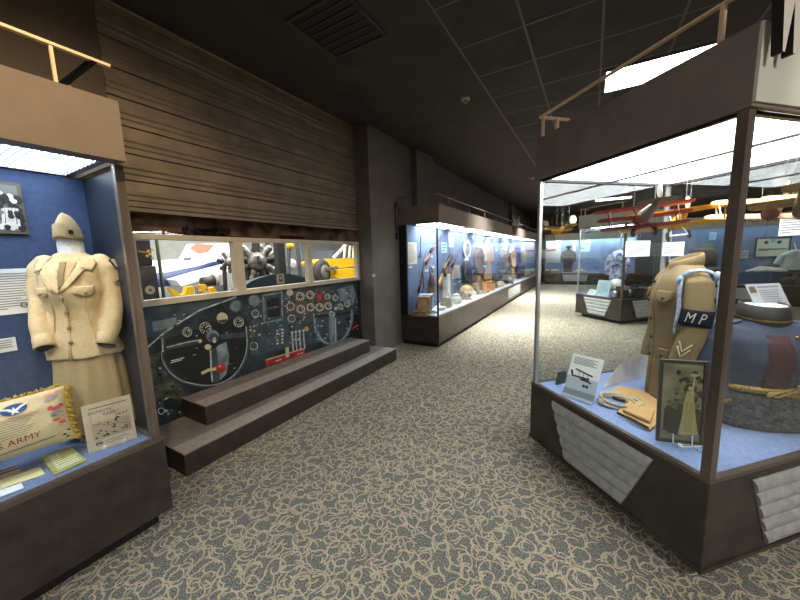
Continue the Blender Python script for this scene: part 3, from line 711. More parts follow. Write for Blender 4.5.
# frames and wheels right of the post
st_ = thing('propeller_stand', 'grey metal frame with round hub right of the post in the middle window', 'frame', (-5, at_x(297, 262, -5).y, 0))
m = MB(); B5 = lambda px, py, x=-5: at_x(px, py, x)
for a, b_ in (((297, 243), (301, 280)), ((303, 243), (306.5, 262)), ((289, 246), (288, 282)), ((306.5, 262), (304, 282))): 
    pa, pb = B5(*a), B5(*b_); m.bar(pa, pb, .055)
pa = B5(301, 280); m.bar(pa, (pa.x, pa.y, 0), .055); pa = B5(288, 282); m.bar(pa, (pa.x, pa.y, 0), .055)
m.build('bars', mat('frame_grey', (88, 92, 98), .5), st_, world=True)
m = MB(); m.lathe([(.1, -.03), (.12, 0), (.05, .04)], B5(292, 265), 18, ax=(1, 0, 0)); m.build('hub', mat('hub_white', (205, 205, 202), .5), st_, world=True)
m = MB(); m.ball(B5(290, 246), .075, 12); m.build('yellow_cap', mat('hangar_yellow', (240, 186, 24), .5), st_, world=True)
# yellow chocks / tow bar on the hangar floor
m = MB(); XK = -5.3; K_ = lambda px, py, x=XK: at_x(px, py, x)
m.prism([K_(169, 288), (K_(176, 290)), K_(180, 295), K_(185, 294), K_(187, 287), K_(194, 286), K_(193.5, 299), K_(178, 300)], (-.1, 0, 0))
zf = K_(185, 299).z; yk = K_(184, 297).y; m.bar((XK-.05, yk, zf), (XK-.05, yk, 0), .09)
tag(m.build('tow_stand', MATS['hangar_yellow']), 'yellow U shaped stand seen through the left window', 'stand')
m = MB(); m.prism([K_(200, 285), K_(206, 284.5), K_(207, 289), K_(202, 290)], (-.1, 0, 0)); m.prism([K_(211, 288), K_(214, 287), K_(219, 294), K_(213, 295)], (-.1, 0, 0)); m.prism([K_(202, 289), K_(213, 294), K_(213, 296), K_(201, 291)], (-.08, 0, 0))
yk = K_(211, 294).y; m.bar((XK-.04, yk, K_(211, 294).z), (XK-.04, yk, 0), .07)
tag(m.build('tow_bracket', MATS['hangar_yellow']), 'small yellow bracket right of the yellow stand in the left window', 'bracket')
t = thing('fuel_drum', 'dark drum with a white rim lying behind the yellow bracket', 'drum', (-5.8, at_x(208, 281, -5.8).y, 0))
c0 = at_x(202, 282.5, -5.8); c1 = at_x(215, 280, -5.8); m = MB(); m.tube([c0, c1], .085, 18); m.build('barrel', mat('drum_brown', (70, 60, 54), .5), t, world=True)
m = MB(); m.lathe([(.11, -.03), (.13, 0), (.11, .03)], c1, 20, ax=(c1-c0)); m.build('rim', mat('drum_rim', (196, 192, 184), .5), t, world=True)
m = MB(); mid = (c0+c1)/2; m.box(mid.x-.1, mid.x+.1, mid.y-.2, mid.y+.2, 0, mid.z-.08); m.build('cradle', mat('cradle_grey', (120, 122, 122), .6), t, world=True)
# yellow biplane in the right window
XB = -6.2; B = lambda px, py, x=XB: at_x(px, py, x)
bp = thing('yellow_biplane', 'yellow vintage aircraft with black wheel seen through the right window', 'aircraft', (XB, B(334, 265).y, 0))
my = MATS['hangar_yellow']
m = MB(); m.prism([B(313, 263), B(320, 259.5), B(355, 258), B(356, 266), B(340, 268), B(330, 266), B(314, 266)], (-.5, 0, 0)); m.build('upper_body', my, bp, world=True)
m = MB(); m.prism([B(334, 270, XB+.2), B(356, 268, XB+.2), B(356, 277, XB+.2), B(345, 279, XB+.2), B(335, 277, XB+.2)], (-.6, 0, 0)); m.build('lower_body', my, bp, world=True)
m = MB(); c = B(322, 272, XB+.15); m.lathe([(.2, -.09), (.31, -.07), (.34, 0), (.31, .07), (.2, .09)], c, 24, ax=(1, .2, 0)); m.build('wheel', mat('tyre_dark', (52, 48, 46), .7), bp, world=True)
m = MB(); m.lathe([(.19, -.05), (.19, .1), (.1, .12)], c, 20, ax=(1, .2, 0)); m.build('hub_cap', mat('hub_grey', (110, 104, 98), .5), bp, world=True)
m = MB(); m.bar(B(333, 258, XB+.3), B(341, 250, XB+.3), .06); m.bar(B(341, 250, XB+.3), B(346, 244, XB+.3), .06)
for px in (344, 349, 353): m.bar(B(px, 258), B(px+1, 246), .05)
m.build('wing_strut', mat('strut_cream', (220, 214, 190), .5), bp, world=True)
m = MB(); m.bar(B(345, 278), (XB-.2, B(345, 278).y, 0), .1); m.bar((c.x, c.y, c.z), (c.x, c.y, 0), .1); m.build('gear_leg', M_DKPOST, bp, world=True)
m = MB(); m.prism([B(326, 268, XB+.3), B(338, 266, XB+.3), B(339, 269, XB+.3), B(327, 271, XB+.3)], (-.1, 0, 0)); m.build('engine_part', mat('engine_grey', (140, 136, 128), .4, .5), bp, world=True)
bx = thing('grey_car', 'grey rounded vehicle far behind the yellow aircraft', 'vehicle', (-10.5, at_x(330, 252, -10.5).y, 0))
m = MB(); y0 = bx.location.y; m.loft([[(-10.5+dx, y0+dy*s, z) for dx, dy in ((-.8, -1.3), (.8, -1.3), (.8, 1.3), (-.8, 1.3))] for z, s in ((.3, .95), (.9, 1.), (1.5, .8), (1.9, .55))], sm=False); m.build('body', mat('van_grey', (128, 132, 136), .5), bx, world=True, bev=.08)
for dy in (-.8, .8): MB().tube([(-9.75, y0+dy, .3), (-9.65, y0+dy, .3)], .3, 16).build('wheel', M_BLACK, bx, world=True)
# ================================================================== clothed torsos
FZ = ZR-.008
def interp(T, z):
    if z <= T[0][0]: return T[0][1:]
    for a, b_ in zip(T, T[1:]):
        if z <= b_[0]:
            t = (z-a[0])/(b_[0]-a[0]); t = t*t*(3-2*t)*.5+t*.5
            return tuple(p+(q_-p)*t for p, q_ in zip(a[1:], b_[1:]))
    return T[-1][1:]
class Torso:
    """T: (z, half width, half depth, forward shift)"""
    def __init__(s, T): s.T = T
    def pt(s, a, z, off=0.):
        w, d, cx = interp(s.T, z); e = .85
        c, n = math.cos(a), math.sin(a)
        p = V((cx+(d+off)*math.copysign(abs(c)**e, c), (w+off)*math.copysign(abs(n)**e, n), z)); return p
    def rings(s, z0, z1, n=26, seg=36): return [[s.pt(2*PI*k/seg, z0+(z1-z0)*i/n) for k in range(seg)] for i in range(n+1)]
    def patch(s, mb, pts, off=.008, mi=0, sub=5, th=.004):
        """a cloth patch: pts = (angle, z) quad corners bl, br, tr, tl; follows the body"""
        g_ = []
        for i in range(sub+1):
            for j in range(sub+1):
                u, v = j/sub, i/sub
                a = (pts[0][0]*(1-u)+pts[1][0]*u)*(1-v)+(pts[3][0]*(1-u)+pts[2][0]*u)*v
                z = (pts[0][1]*(1-u)+pts[1][1]*u)*(1-v)+(pts[3][1]*(1-u)+pts[2][1]*u)*v
                g_.append((a, z))
        n = len(g_); vs = [s.pt(a, z, off) for a, z in g_]+[s.pt(a, z, off-th-.006) for a, z in g_]
        k = sub+1; fs = []
        for i in range(sub):
            for j in range(sub): fs.append((i*k+j, i*k+j+1, (i+1)*k+j+1, (i+1)*k+j))
        rim_ = [j for j in range(k)]+[i*k+sub for i in range(1, k)]+[sub*k+j for j in range(sub-1, -1, -1)]+[i*k for i in range(sub-1, 0, -1)]
        for a, b_ in zip(rim_, rim_[1:]+rim_[:1]): fs.append((a, n+a, n+b_, b_))
        return mb.add(vs, fs, mi, True)
def sleeve_pts(P, R, t, ang, off=0.):
    """point on a sleeve tube at path parameter t (0..1), angle about it"""
    n = len(P)-1; f = min(t*n, n-1e-6); i = int(f); u = f-i
    p = P[i].lerp(P[i+1], u); r = R[i]+(R[i+1]-R[i])*u; d = (P[i+1]-P[i]).normalized()
    a = V((1, 0, 0)) - d*d.x; a.normalize(); b_ = a.cross(d)
    return p+(a*math.cos(ang)+b_*math.sin(ang))*(r+off)
def M_cloth(name, c, var=.1): return mat(name, c, .92, var=var*.5, scale=110, bump=.25, bscale=350, spec=.2)
def buttons(par, T, zs, a, m, r=.009, name='button'):
    for z in zs:
        p = T.pt(a, z, .012); d = (T.pt(a, z, .03)-T.pt(a, z, 0)).normalized()
        MB().lathe([(r, -.004), (r, .002), (r*.6, .005)], p, 10, ax=d).build(name, m, par)
MCH = M_cloth('chino_khaki', (216, 192, 150)); MCH2 = M_cloth('chino_khaki_dark', (196, 170, 130)); MWF = M_cloth('form_white', (224, 226, 226))
MBRASS = mat('brass', (182, 150, 84), .35, .8); MBTN = mat('button_tan', (150, 128, 90), .5)

# ------------------------------------------------------------------ near wall case: women's tan service uniform
fig = thing('uniform_mannequin', 'mannequin in a tan jacket skirt and garrison cap inside the near wall case', 'mannequin', (-2.53, .665, FZ), math.radians(-42))
T1 = Torso([(.47, .188, .124, 0), (.53, .182, .12, 0), (.66, .15, .1, .004), (.76, .135, .096, .008), (.88, .158, .122, .014), (.97, .160, .112, .008), (1.03, .150, .086, 0), (1.065, .105, .068, -.004), (1.09, .06, .055, -.006)])
SL_ = [V((0, .125, 1.045)), V((.0, .168, 1.0)), V((.01, .184, .87)), V((.05, .182, .73)), V((.11, .155, .575))]
SR_ = [V((0, -.125, 1.045)), V((.0, -.168, 1.0)), V((.008, -.184, .87)), V((.05, -.172, .73)), V((.125, -.125, .585))]
RS = [.045, .052, .05, .047, .046]
m = MB(); m.loft(T1.rings(.50, 1.088))
for P in (SL_, SR_): m.tube(P, RS, 18); m.ball(P[0]+V((0, 0, -.008)), .046)
jk = remeshed(m, 'jacket', MCH, fig, .0085, 3, .012, 10)
TS = Torso([(.05, .19, .115, 0), (.3, .18, .11, 0), (.5, .165, .105, 0), (.56, .15, .1, 0)])
m = MB(); rr = []
for i in range(16):
    z = .05+.47*i/15; ring_ = []
    for k in range(48):
        a = 2*PI*k/48; f = .012*math.sin(a*7+1.)*(1-i/15)**.7+.005*math.sin(a*13); ring_.append(TS.pt(a, z, f))
    rr.append(ring_)
m.loft(rr); m.build('skirt', M_cloth('skirt_khaki', (186, 164, 124)), fig)
MB().tube([(0, 0, 0), (0, 0, .2)], .015, 10).build('stand_pole', M_STEEL, fig); MB().lathe([(.1, 0), (.1, .008), (.02, .014)], seg=24).build('stand_base', M_STEEL, fig)
# dark openings of the cuffs
for P in (SL_, SR_):
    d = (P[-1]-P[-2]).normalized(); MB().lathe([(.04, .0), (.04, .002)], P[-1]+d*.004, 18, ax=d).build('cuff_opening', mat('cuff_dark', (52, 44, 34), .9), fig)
    MB().lathe([(.047, -.06), (.0495, -.055), (.0485, .0), (.045, .003)], P[-1], 18, ax=d).build('cuff_band', MCH, fig)
# front: placket edge, lapels, collar, pocket flaps, buttons
m = MB(); T1.patch(m, [(-.12, .50), (-.04, .50), (-.03, .90), (-.10, .90)], .006); m.build('front_placket', MCH, fig)
m = MB(); T1.patch(m, [(-.08, .87), (.04, .885), (.62, 1.0), (.42, 1.04)], .014); m.build('lapel', MCH, fig)
m = MB(); T1.patch(m, [(-.24, .885), (-.10, .87), (-.5, 1.045), (-.66, 1.005)], .014); m.build('lapel', MCH, fig)
m = MB(); T1.patch(m, [(.46, 1.005), (.82, .985), (1.15, 1.06), (.5, 1.072)], .018); m.build('collar', MCH, fig)
m = MB(); T1.patch(m, [(-.82, .985), (-.5, 1.0), (-.5, 1.072), (-1.15, 1.06)], .018); m.build('collar', MCH, fig)
m = MB(); T1.patch(m, [(-.1, .9), (.08, .9), (.4, 1.05), (-.42, 1.05)], .005); m.build('shirt_front', MCH2, fig)
m = MB(); T1.patch(m, [(-.05, .89), (.05, .89), (.07, 1.04), (-.07, 1.04)], .009); m.build('necktie', M_cloth('tie_khaki', (146, 128, 92)), fig)
for a0, a1 in ((.26, .92), (-.98, -.36)):
    m = MB(); T1.patch(m, [(a0, .868), (a1, .868), (a1, .905), (a0, .905)], .009); am = (a0+a1)/2; T1.patch(m, [(am-.12, .852), (am+.12, .852), (a1, .87), (a0, .87)], .009); m.build('pocket_flap', MCH, fig)
    buttons(fig, T1, [.868], am, MBTN, .007)
for a in (.62, -.62): m = MB(); T1.patch(m, [(a-.012, .56), (a+.012, .56), (a*.8+.012, .85), (a*.8-.012, .85)], .0045); m.build('dart_seam', MCH2, fig)
buttons(fig, T1, [.60, .68, .765, .845], -.03, MBTN, .0105)
buttons(fig, T1, [1.022], .62, MBRASS, .007, 'collar_badge'); buttons(fig, T1, [1.022], -.62, MBRASS, .007, 'collar_badge')
m = MB(); cs = [sleeve_pts(SL_, RS, .23+.05*math.sin(t), 1.25+.42*math.cos(t), .012) for t in (2*PI*k/20 for k in range(20))]
m.poly(cs); m.build('shoulder_patch', mat('patch_navy', (44, 46, 62), .8), fig)
m = MB(); cs = [sleeve_pts(SL_, RS, .235+.028*math.sin(t), 1.25+.24*math.cos(t), .0135) for t in (2*PI*k/20 for k in range(20))]; m.poly(cs); m.build('patch_emblem', mat('patch_cream', (190, 178, 150), .8), fig)
m = MB()
for k in range(2):
    t0 = .40+.03*k
    ps_ = [sleeve_pts(SL_, RS, t0+.03*abs(u)/.5, 1.2+u, .008) for u in (-.5, -.25, 0, .25, .5)]
    m.tube(ps_, .004, 6)
m.build('sleeve_stripe', mat('stripe_olive', (112, 100, 70), .9), fig)
# white neck form and garrison cap
MB().lathe([(.07, 1.05), (.06, 1.09), (.058, 1.16), (.058, 1.185), (.05, 1.21)], (-.004, 0, 0), 22).build('neck_form', MWF, fig)
cp = MB()
rr = []
for i in range(9):
    t = i/8; z = 1.165+.135*t; L = .088*(1-.5*t**3)*(1 if t < .9 else .8); W = .056*(1-t**1.6)+.006
    rr.append([V((L*math.cos(a)-.004*t, W*math.sin(a), z+.006*math.cos(a)*(t)+.02*(1-t)*math.cos(2*a)*.5)) for a in (2*PI*k/28 for k in range(28))])
cp.loft(rr); co = cp.build('garrison_cap', MCH2, fig)
m = MB(); rr = []
for i in range(5):
    t = i/4; z = 1.168+.05*t; L = .095*(1-.02*t); W = .059*(1-.12*t)
    rr.append([V((L*math.cos(a), W*math.sin(a), z+.02*math.cos(2*a)*.5+.016*t*math.cos(a))) for a in (2*PI*k/28 for k in range(28))])
m.loft(rr, caps=False); m.build('cap_fold', MCH2, co)
m = MB(); m.lathe([(.013, 0), (.012, .004)], (.062, .045, 1.2), 14, ax=(.55, .82, .1)); m.build('cap_badge', mat('badge_dark', (40, 36, 44), .4), co)

fig.scale = (.95, .93, 1.0)
# ------------------------------------------------------------------ cards, photos and papers
def lean(bl, br, top, tilt, z=FZ+.002):
    """upright card: bottom corners and one top point as seen; tilt back in degrees -> frame, width, height"""
    a, b_ = at_z(*bl, z), at_z(*br, z); u = (b_-a).normalized(); back = V((0, 0, 1)).cross(u).normalized()
    if back.dot(V((a.x, a.y, 0))) < 0: back = -back
    tl = math.radians(tilt); up = V((0, 0, math.cos(tl)))+back*math.sin(tl); nn = u.cross(up)
    fr = Frame(a, u, up); h = fr.inv(at_pl(*top, a, nn))[1]
    return fr, (b_-a).length, h
def lines(mb, fr, a0, a1, b0, b1, n, c, mi, th=.35, seed=1, ragged=.25):
    rnd = random.Random(seed); st_ = (b1-b0)/n
    for i in range(n):
        y = b1-st_*(i+.5); e = a1-(a1-a0)*ragged*rnd.random()**2
        if i == n-1: e = a0+(a1-a0)*.5
        mb.fbox(fr, a0, e, y-st_*th/2, y+st_*th/2, c-.0004, c+.0004, mi)
def card(name, label, cat, fr, w, h, m, th=.004, nlines=0, seed=1, group=None, ink=None, a_mid=False, stand=False, head=False):
    o = fr.pt(w/2, 0); t = thing(name, label, cat, tuple(o), group=group)
    MB().fbox(fr, 0, w, 0, h, -th, 0).build('card', m, t, world=True)
    if nlines:
        l = MB(); top = h*.92
        if head: l.fbox(fr, w*.2, w*.8, h*.86, h*.91, 0, .0008, 0); top = h*.82
        lines(l, fr, w*.1, w*.9, h*.1, top, nlines, .0006, 0, seed=seed); l.build('printed_lines', ink or M_INK, t, world=True)
    if stand:
        s = MB(); s.fbox(fr, w*.2, w*.24, 0, h*.5, -th-.06, -th); s.fbox(fr, w*.76, w*.8, 0, h*.5, -th-.06, -th); s.build('easel', M_STEEL, t, world=True)
    return t
def wall_fr(px0, py1, px1, py0, X=-2.688):
    """frame on a wall plane x = X from two pixel corners (bottom-left, top-right) -> frame, w, h"""
    a, b_ = at_x(px0, py1, X), at_x(px1, py0, X); return Frame((X, min(a.y, b_.y), min(a.z, b_.z)), (0, 1, 0), (0, 0, 1)), abs(b_.y-a.y), abs(b_.z-a.z)
XBK = XF-.56+.004
# framed photograph on the left
fr, w, h = wall_fr(-22, 233, 19, 184, XBK); t = thing('framed_photograph', 'framed black and white photograph hanging left of the tan uniform', 'picture', tuple(fr.pt(w/2, h/2)))
MB().fbox(fr, 0, w, 0, h, 0, .014).build('frame', mat('frame_olive', (92, 84, 64), .5), t, world=True)
m = MB(); m.fbox(fr, .015, w-.015, .015, h-.015, .014, .0155, 0)
rnd = random.Random(5)
m.poly([fr.pt(a*w, b_*h, .0162) for a, b_ in ((.1, .1), (.9, .1), (.9, .36), (.1, .22))], 1)
for k in range(60):
    a, b_ = rnd.uniform(.12, .9)*w, rnd.uniform(.12, .88)*h; m.disc(fr, a, b_, rnd.uniform(.006, .018), .0166+.0001*k, rnd.choice((1, 2, 2, 2, 0)), 9, rnd.uniform(.7, 1.6))
for k in range(5): m.stroke(fr, [(w*(.5+.08*k), h*.15), (w*(.55+.07*k), h*.5)], .01, .0198, 1)
m.build('photo_print', [mat('photo_grey', (112, 112, 108), .4), mat('photo_white', (214, 212, 204), .4), mat('photo_black', (38, 38, 38), .4)], t, world=True)
fr, w, h = wall_fr(-30, 319, 36, 268, XBK); card('text_panel', 'large white text panel on the blue wall left of the tan uniform', 'sign', fr, w, h, M_WHITE, .004, 15, 3)
b0 = at_x(24, 305, XBK+.002); a, b_ = fr.inv(b0); m = MB(); m.ring(Frame(fr.pt(0, 0, .0012), fr.u, fr.v), a, b_, .008, .015, 0); m.build('round_stamp', M_INK, [o for o in COL.objects if o.get('label', '').startswith('large white text panel')][0], world=True)
fr, w, h = wall_fr(-22, 357, 15, 337, XBK); card('label_card', 'small white label card under the large text panel', 'label', fr, w, h, M_WHITE, .004, 5, 4)

# booklet DOMESTIC RABBIT MEAT
fr, w, h = lean((88.5, 454), (137, 437.5), (131.5, 394), 7)
bk = thing('recipe_booklet', 'pale booklet on domestic rabbit meat standing in front of the skirt', 'booklet', tuple(fr.pt(w/2, 0)))
MB().fbox(fr, 0, w, 0, h, -.006, 0).build('cover', mat('booklet_buff', (222, 205, 176), .7, var=.05, scale=10), bk, world=True)
MI = mat('ink_brown', (56, 46, 42), .8); m = MB(); mt = MB()
put_text(mt, fr, 'DOMESTIC', w*.36, h*.78, h*.085, .0008); put_text(mt, fr, 'RABBIT', w*.56, h*.70, h*.085, .0008); put_text(mt, fr, 'MEAT', w*.76, h*.62, h*.085, .0008)
mt.build('title_lettering', MI, bk, world=True)
m.fbox(fr, w*.13, w*.9, h*.895, h*.91, 0, .0008); m.fbox(fr, w*.14, w*.145, h*.24, h*.86, 0, .0008); m.fbox(fr, w*.14, w*.93, h*.235, h*.24, 0, .0008)
m.fbox(fr, w*.16, w*.92, h*.25, h*.58, 0, .0005, 1)
rnd = random.Random(2)
for k in range(34): m.disc(fr, w*rnd.uniform(.18, .9), h*(.26+.1*rnd.random()**1.5+(.2*rnd.random() if k % 4 == 0 else 0)), h*rnd.uniform(.008, .026), .001+.00005*k, 0, 8, .6)
m.stroke(fr, [(w*.16, h*.56), (w*.3, h*.55), (w*.45, h*.47), (w*.62, h*.47), (w*.9, h*.4)], h*.008, .0012, 0)
m.disc(fr, w*.66, h*.55, h*.05, .0011, 0, 12, 1.1); m.disc(fr, w*.69, h*.53, h*.04, .0013, 1, 12); m.fbox(fr, w*.57, w*.6, h*.38, h*.46, 0, .001, 0)
m.fbox(fr, w*.29, w*.295, h*.5, h*.7, 0, .001, 0)
m.ring(fr, w*.23, h*.14, h*.05, h*.058, .001, 0); m.fbox(fr, w*.17, w*.29, h*.125, h*.155, 0, .001, 0); m.fbox(fr, w*.36, w*.85, h*.15, h*.157, 0, .001, 0); m.fbox(fr, w*.36, w*.7, h*.1, h*.106, 0, .001, 0)
m.build('cover_print', [MI, mat('booklet_tint', (190, 172, 146), .7)], bk, world=True)
m = MB(); m.fbox(fr, w*.3, w*.33, -.0, h*.3, -.06, -.006); m.fbox(fr, w*.7, w*.73, 0, h*.3, -.06, -.006); m.fbox(fr, w*.26, w*.36, -.002, .012, 0, .012); m.fbox(fr, w*.66, w*.76, -.002, .012, 0, .012); m.build('clear_easel', mat('acrylic', (205, 214, 222), .15), bk, world=True)

# flat papers on the felt
def flat_quad(px, z): return [at_z(*p, z) for p in px]
def flat_card(name, label, cat, px, m, th=.003, nl=0, ink=None, z=FZ+.0005, seed=1):
    P = flat_quad(px, z); c = sum(P, V())/4; t = thing(name, label, cat, tuple(c))
    MB().prism(P, (0, 0, th)).build('sheet', m, t, world=True)
    if nl:   # P order: near-left, near-right, far-right, far-left
        l = MB(); u = P[1]-P[0]; v = P[3]-P[0]
        for i in range(nl):
            b_ = .12+.76*(i+.5)/nl; e = .72+.18*((i*37+seed) % 5)/5
            q_ = [P[0]+u*.12+v*(b_-.28/nl), P[0]+u*e+v*(b_-.28/nl), P[0]+u*e+v*(b_+.28/nl), P[0]+u*.12+v*(b_+.28/nl)]
            l.prism([p+V((0, 0, th)) for p in q_], (0, 0, .0006))
        l.build('printed_lines', ink or M_INK, t, world=True)
    return t
# olive booklet rests on a small wedge
P = [at_z(54, 476, FZ+.004), at_z(87, 460.5, FZ+.004), at_z(70, 447, FZ+.03), at_z(41.5, 457.5, FZ+.03)]
t = thing('information_card', 'olive green information card lying in front of the pillow', 'card', tuple((P[0]+P[1])/2))
m = MB(); m.prism(P, (0, 0, .004)); m.prism([P[0]+V((0, 0, -.004)), P[1]+V((0, 0, -.004)), V((P[2].x, P[2].y, FZ)), V((P[3].x, P[3].y, FZ))], (0, 0, .001)); m.build('card', mat('card_olive', (164, 164, 104), .7, var=.06), t, world=True)
l = MB(); u = P[1]-P[0]; v = P[3]-P[0]
l.prism([P[0]+u*a+v*b_+V((0, 0, .0042)) for a, b_ in ((.2, .2), (.82, .2), (.76, .75), (.2, .75))], (0, 0, .0004), 1)
for i in range(8):
    b_ = .14+.1*i; l.prism([P[0]+u*a+v*b2+V((0, 0, .0048)) for a, b2 in ((.15, b_), (.9-.04*(i % 3), b_), (.9-.04*(i % 3), b_+.035), (.15, b_+.035))], (0, 0, .0004), 0)
l.build('printed_lines', [mat('ink_cream', (222, 222, 190), .7), mat('card_inset', (178, 186, 160), .7)], t, world=True)
flat_card('paper_strip', 'long pale yellow paper strip near the glass left of the olive card', 'paper', [(-4, 491), (45, 474.5), (40, 467.5), (-6, 483)], mat('paper_yellow', (226, 214, 160), .7), .003, 0)
flat_card('label_card', 'white label lying at the glass in front of the yellow strip', 'label', [(-4, 499), (24, 488.5), (21, 483.5), (-4, 492)], M_WHITE, .003, 0, z=FZ+.004)
t = flat_card('ribbon_bar', 'folded striped ribbon in red white and olive lying left of the olive card', 'ribbon', [(1, 480), (21, 473), (16, 467), (-3, 474)], mat('ribbon_tan', (150, 128, 112), .8), .012)
P = flat_quad([(1, 480), (21, 473), (16, 467), (-3, 474)], FZ+.0005); u = P[1]-P[0]; v = P[3]-P[0]; l = MB()
for b_, mi in ((.15, 0), (.4, 1), (.62, 0), (.82, 1)): l.prism([P[0]+u*a+v*b2+V((0, 0, .0125)) for a, b2 in ((0, b_), (1, b_), (1, b_+.1), (0, b_+.1))], (0, 0, .0006), mi)
l.build('ribbon_stripe', [mat('ribbon_cream', (216, 206, 186), .8), mat('ribbon_maroon', (120, 62, 58), .8)], t, world=True)
t = flat_card('green_card', 'narrow olive card standing at the left of the pillow', 'card', [(-12, 470), (1, 466), (0, 463), (-13, 467)], mat('card_olive', (164, 164, 104), .7, var=.06), .1)

# souvenir pillow leaning back
p0 = at_x(76, 438, -2.36); p1 = at_x(70, 384, -2.46); upv = (p1-p0)
PL = upv.length; W_ = .47
pu = V((.10, 1, .0)).normalized(); pv = upv - pu*upv.dot(pu); pv.normalize(); pn = pu.cross(pv)
if pn.x < 0: pn = -pn
H_ = PL*1.0
pc = p0-pu*(W_*.5)+pv*(H_*.5)
pf = Frame(pc, pu, pv, pn)
def pillow_pt(u, v, side=1, off=0.):
    e = (max(0, 1-abs(u)**2.6)*max(0, 1-abs(v)**2.6))**.5
    k = 1-.05*(1-abs(v)**2)*abs(u)**4; kv = 1-.07*(1-abs(u)**2)*abs(v)**4
    wr = .006*noise.noise(V((u*4, v*4, side)))
    return pf.pt(u*W_/2*k, v*H_/2*kv, side*(.062*e+off*1.0)+wr*e)
pl = thing('souvenir_pillow', 'fringed cream souvenir pillow printed US ARMY leaning at the skirt', 'pillow', tuple(pf.pt(0, -H_/2)))
m = MB(); n = 26
for side in (1, -1):
    vs = [pillow_pt(-1+2*j/n, -1+2*i/n, side) for i in range(n+1) for j in range(n+1)]
    fs = [(i*(n+1)+j, i*(n+1)+j+1, (i+1)*(n+1)+j+1, (i+1)*(n+1)+j) for i in range(n) for j in range(n)]
    m.add(vs, fs if side == 1 else [f[::-1] for f in fs], 0, True)
m.build('cushion', M_cloth('pillow_cream', (222, 202, 160), .06), pl, world=True)
rnd = random.Random(9); m = MB()
def strand(u, v, du, dv):
    a = pillow_pt(u, v); L = rnd.uniform(.025, .04)
    b_ = a+(pu*du+pv*dv).normalized()*L*.6+pn*rnd.uniform(-.012, .014)+V((0, 0, -.006)); c_ = b_+(pu*du*.4+pv*dv*.3).normalized()*L*.35+V((0, 0, -L*.3))
    c_.z = max(c_.z, FZ+.004); b_.z = max(b_.z, FZ+.005); m.tube([a, b_, c_], [.0034, .003, .002], 5)
for k in range(90): v = -1+2*k/89; strand(1, v, 1, rnd.uniform(-.5, .3)); 
for k in range(90): u = -1+2*k/89; strand(u, 1, rnd.uniform(-.3, .3), .35)
m.build('fringe', mat('fringe_gold', (186, 156, 62), .85), pl, world=True)
class PF:      # print frame following the cushion
    def pt(s, a, b_, c=0.): return pillow_pt(a, b_, 1, .003+c)
P_ = PF(); AS = H_/W_
def blob(mb, u, v, r, mi, k=0, ry=1., n=16, rot=0):
    mb.poly([P_.pt(u+r*AS*(math.cos(t)*math.cos(rot)-ry*math.sin(t)*math.sin(rot)), v+r*(math.cos(t)*math.sin(rot)+ry*math.sin(t)*math.cos(rot)), .0004*k) for t in (2*PI*i/n for i in range(n))], mi)
m = MB()
def grid_blob(u, v, r, mi, k, ry): 
    for i in range(1): blob(m, u, v, r, mi, k, ry, 22, .12)
grid_blob(.20, .56, .3, 0, 1, .62)
star = []
for i in range(10):
    r = .15 if i % 2 == 0 else .062; t = PI/2+i*PI/5+.1; star.append(P_.pt(.20+r*AS*math.cos(t), .5+r*math.sin(t), .0016))
m.poly(star, 1)
m.poly([P_.pt(*p, .0014) for p in ((.02, .66), (.12, .62), (.19, .55), (.16, .52), (.06, .58), (-.01, .64))], 1); m.poly([P_.pt(*p, .0014) for p in ((.38, .70), (.29, .65), (.22, .56), (.25, .54), (.35, .62), (.42, .70))], 1)
m.build('round_emblem', [mat('emblem_blue', (40, 70, 140), .8), mat('emblem_white', (232, 230, 222), .8)], pl, world=True)
m = MB(); vs, fs = text_polys('U S ARMY', .27); m.add([P_.pt(.10+x*AS*1.05, -.60+y+.10*(x+.2)*.6, .001) for x, y in vs], fs, 0); m.build('lettering', mat('letter_red_brown', (140, 52, 40), .8), pl, world=True)
m = MB(); rnd = random.Random(4)
for i in range(9):
    v = .26-.075*i; w2 = .2+.12*((i*3) % 4)/3
    if i == 0: w2 = .38
    pts = [(.12-w2+2*w2*j/14, v+.012*math.sin(j*2.1+i)+.03*(j/14)) for j in range(15)]; m.stroke(P_, pts, .016 if i else .026, .001, 0 if i else 1)
pts = [(-.4+1.1*j/20, -.80+.012*math.sin(j*1.7)+.10*j/20) for j in range(21)]; m.stroke(P_, pts, .03, .001, 0)
m.build('verse_print', [mat('verse_grey', (110, 104, 92), .8), mat('verse_pink', (196, 130, 116), .8)], pl, world=True)
m = MB()
for u, v, r, mi, ry, rot in ((.72, .78, .13, 0, .4, .3), (.80, .66, .15, 2, .35, .4), (.70, .60, .12, 2, .4, .5), (.88, .82, .1, 0, .5, .2), (.80, .24, .15, 1, .5, .1), (.70, .30, .09, 1, .6, .8), (.90, .32, .09, 1, .6, -.6), (.80, .08, .19, 2, .32, .1), (.74, .0, .1, 3, .4, 0), (.86, -.1, .1, 0, .5, .2), (.76, -.16, .1, 1, .5, 0), (.86, -.28, .12, 1, .4, .1), (.8, -.40, .08, 0, .4, .1), (.88, -.68, .12, 4, .45, .3), (.84, -.74, .05, 5, .7, 0), (.93, -.62, .05, 5, .7, 0), (.88, -.84, .05, 5, .6, 0)):
    blob(m, u, v, r, mi, 2+mi, ry, 12, rot)
m.build('butterfly_print', [mat('print_pink', (222, 150, 140), .8), mat('print_rose', (206, 84, 86), .8), mat('print_blue_grey', (150, 152, 156), .8), mat('print_violet', (130, 112, 130), .8), mat('print_ivory', (230, 220, 190), .8), mat('print_charcoal', (54, 48, 46), .8)], pl, world=True)
# ================================================================== near island case
def at_d(px, py, d):
    r = ray(px, py); return EYE + r*(d/math.hypot(r.x, r.y))
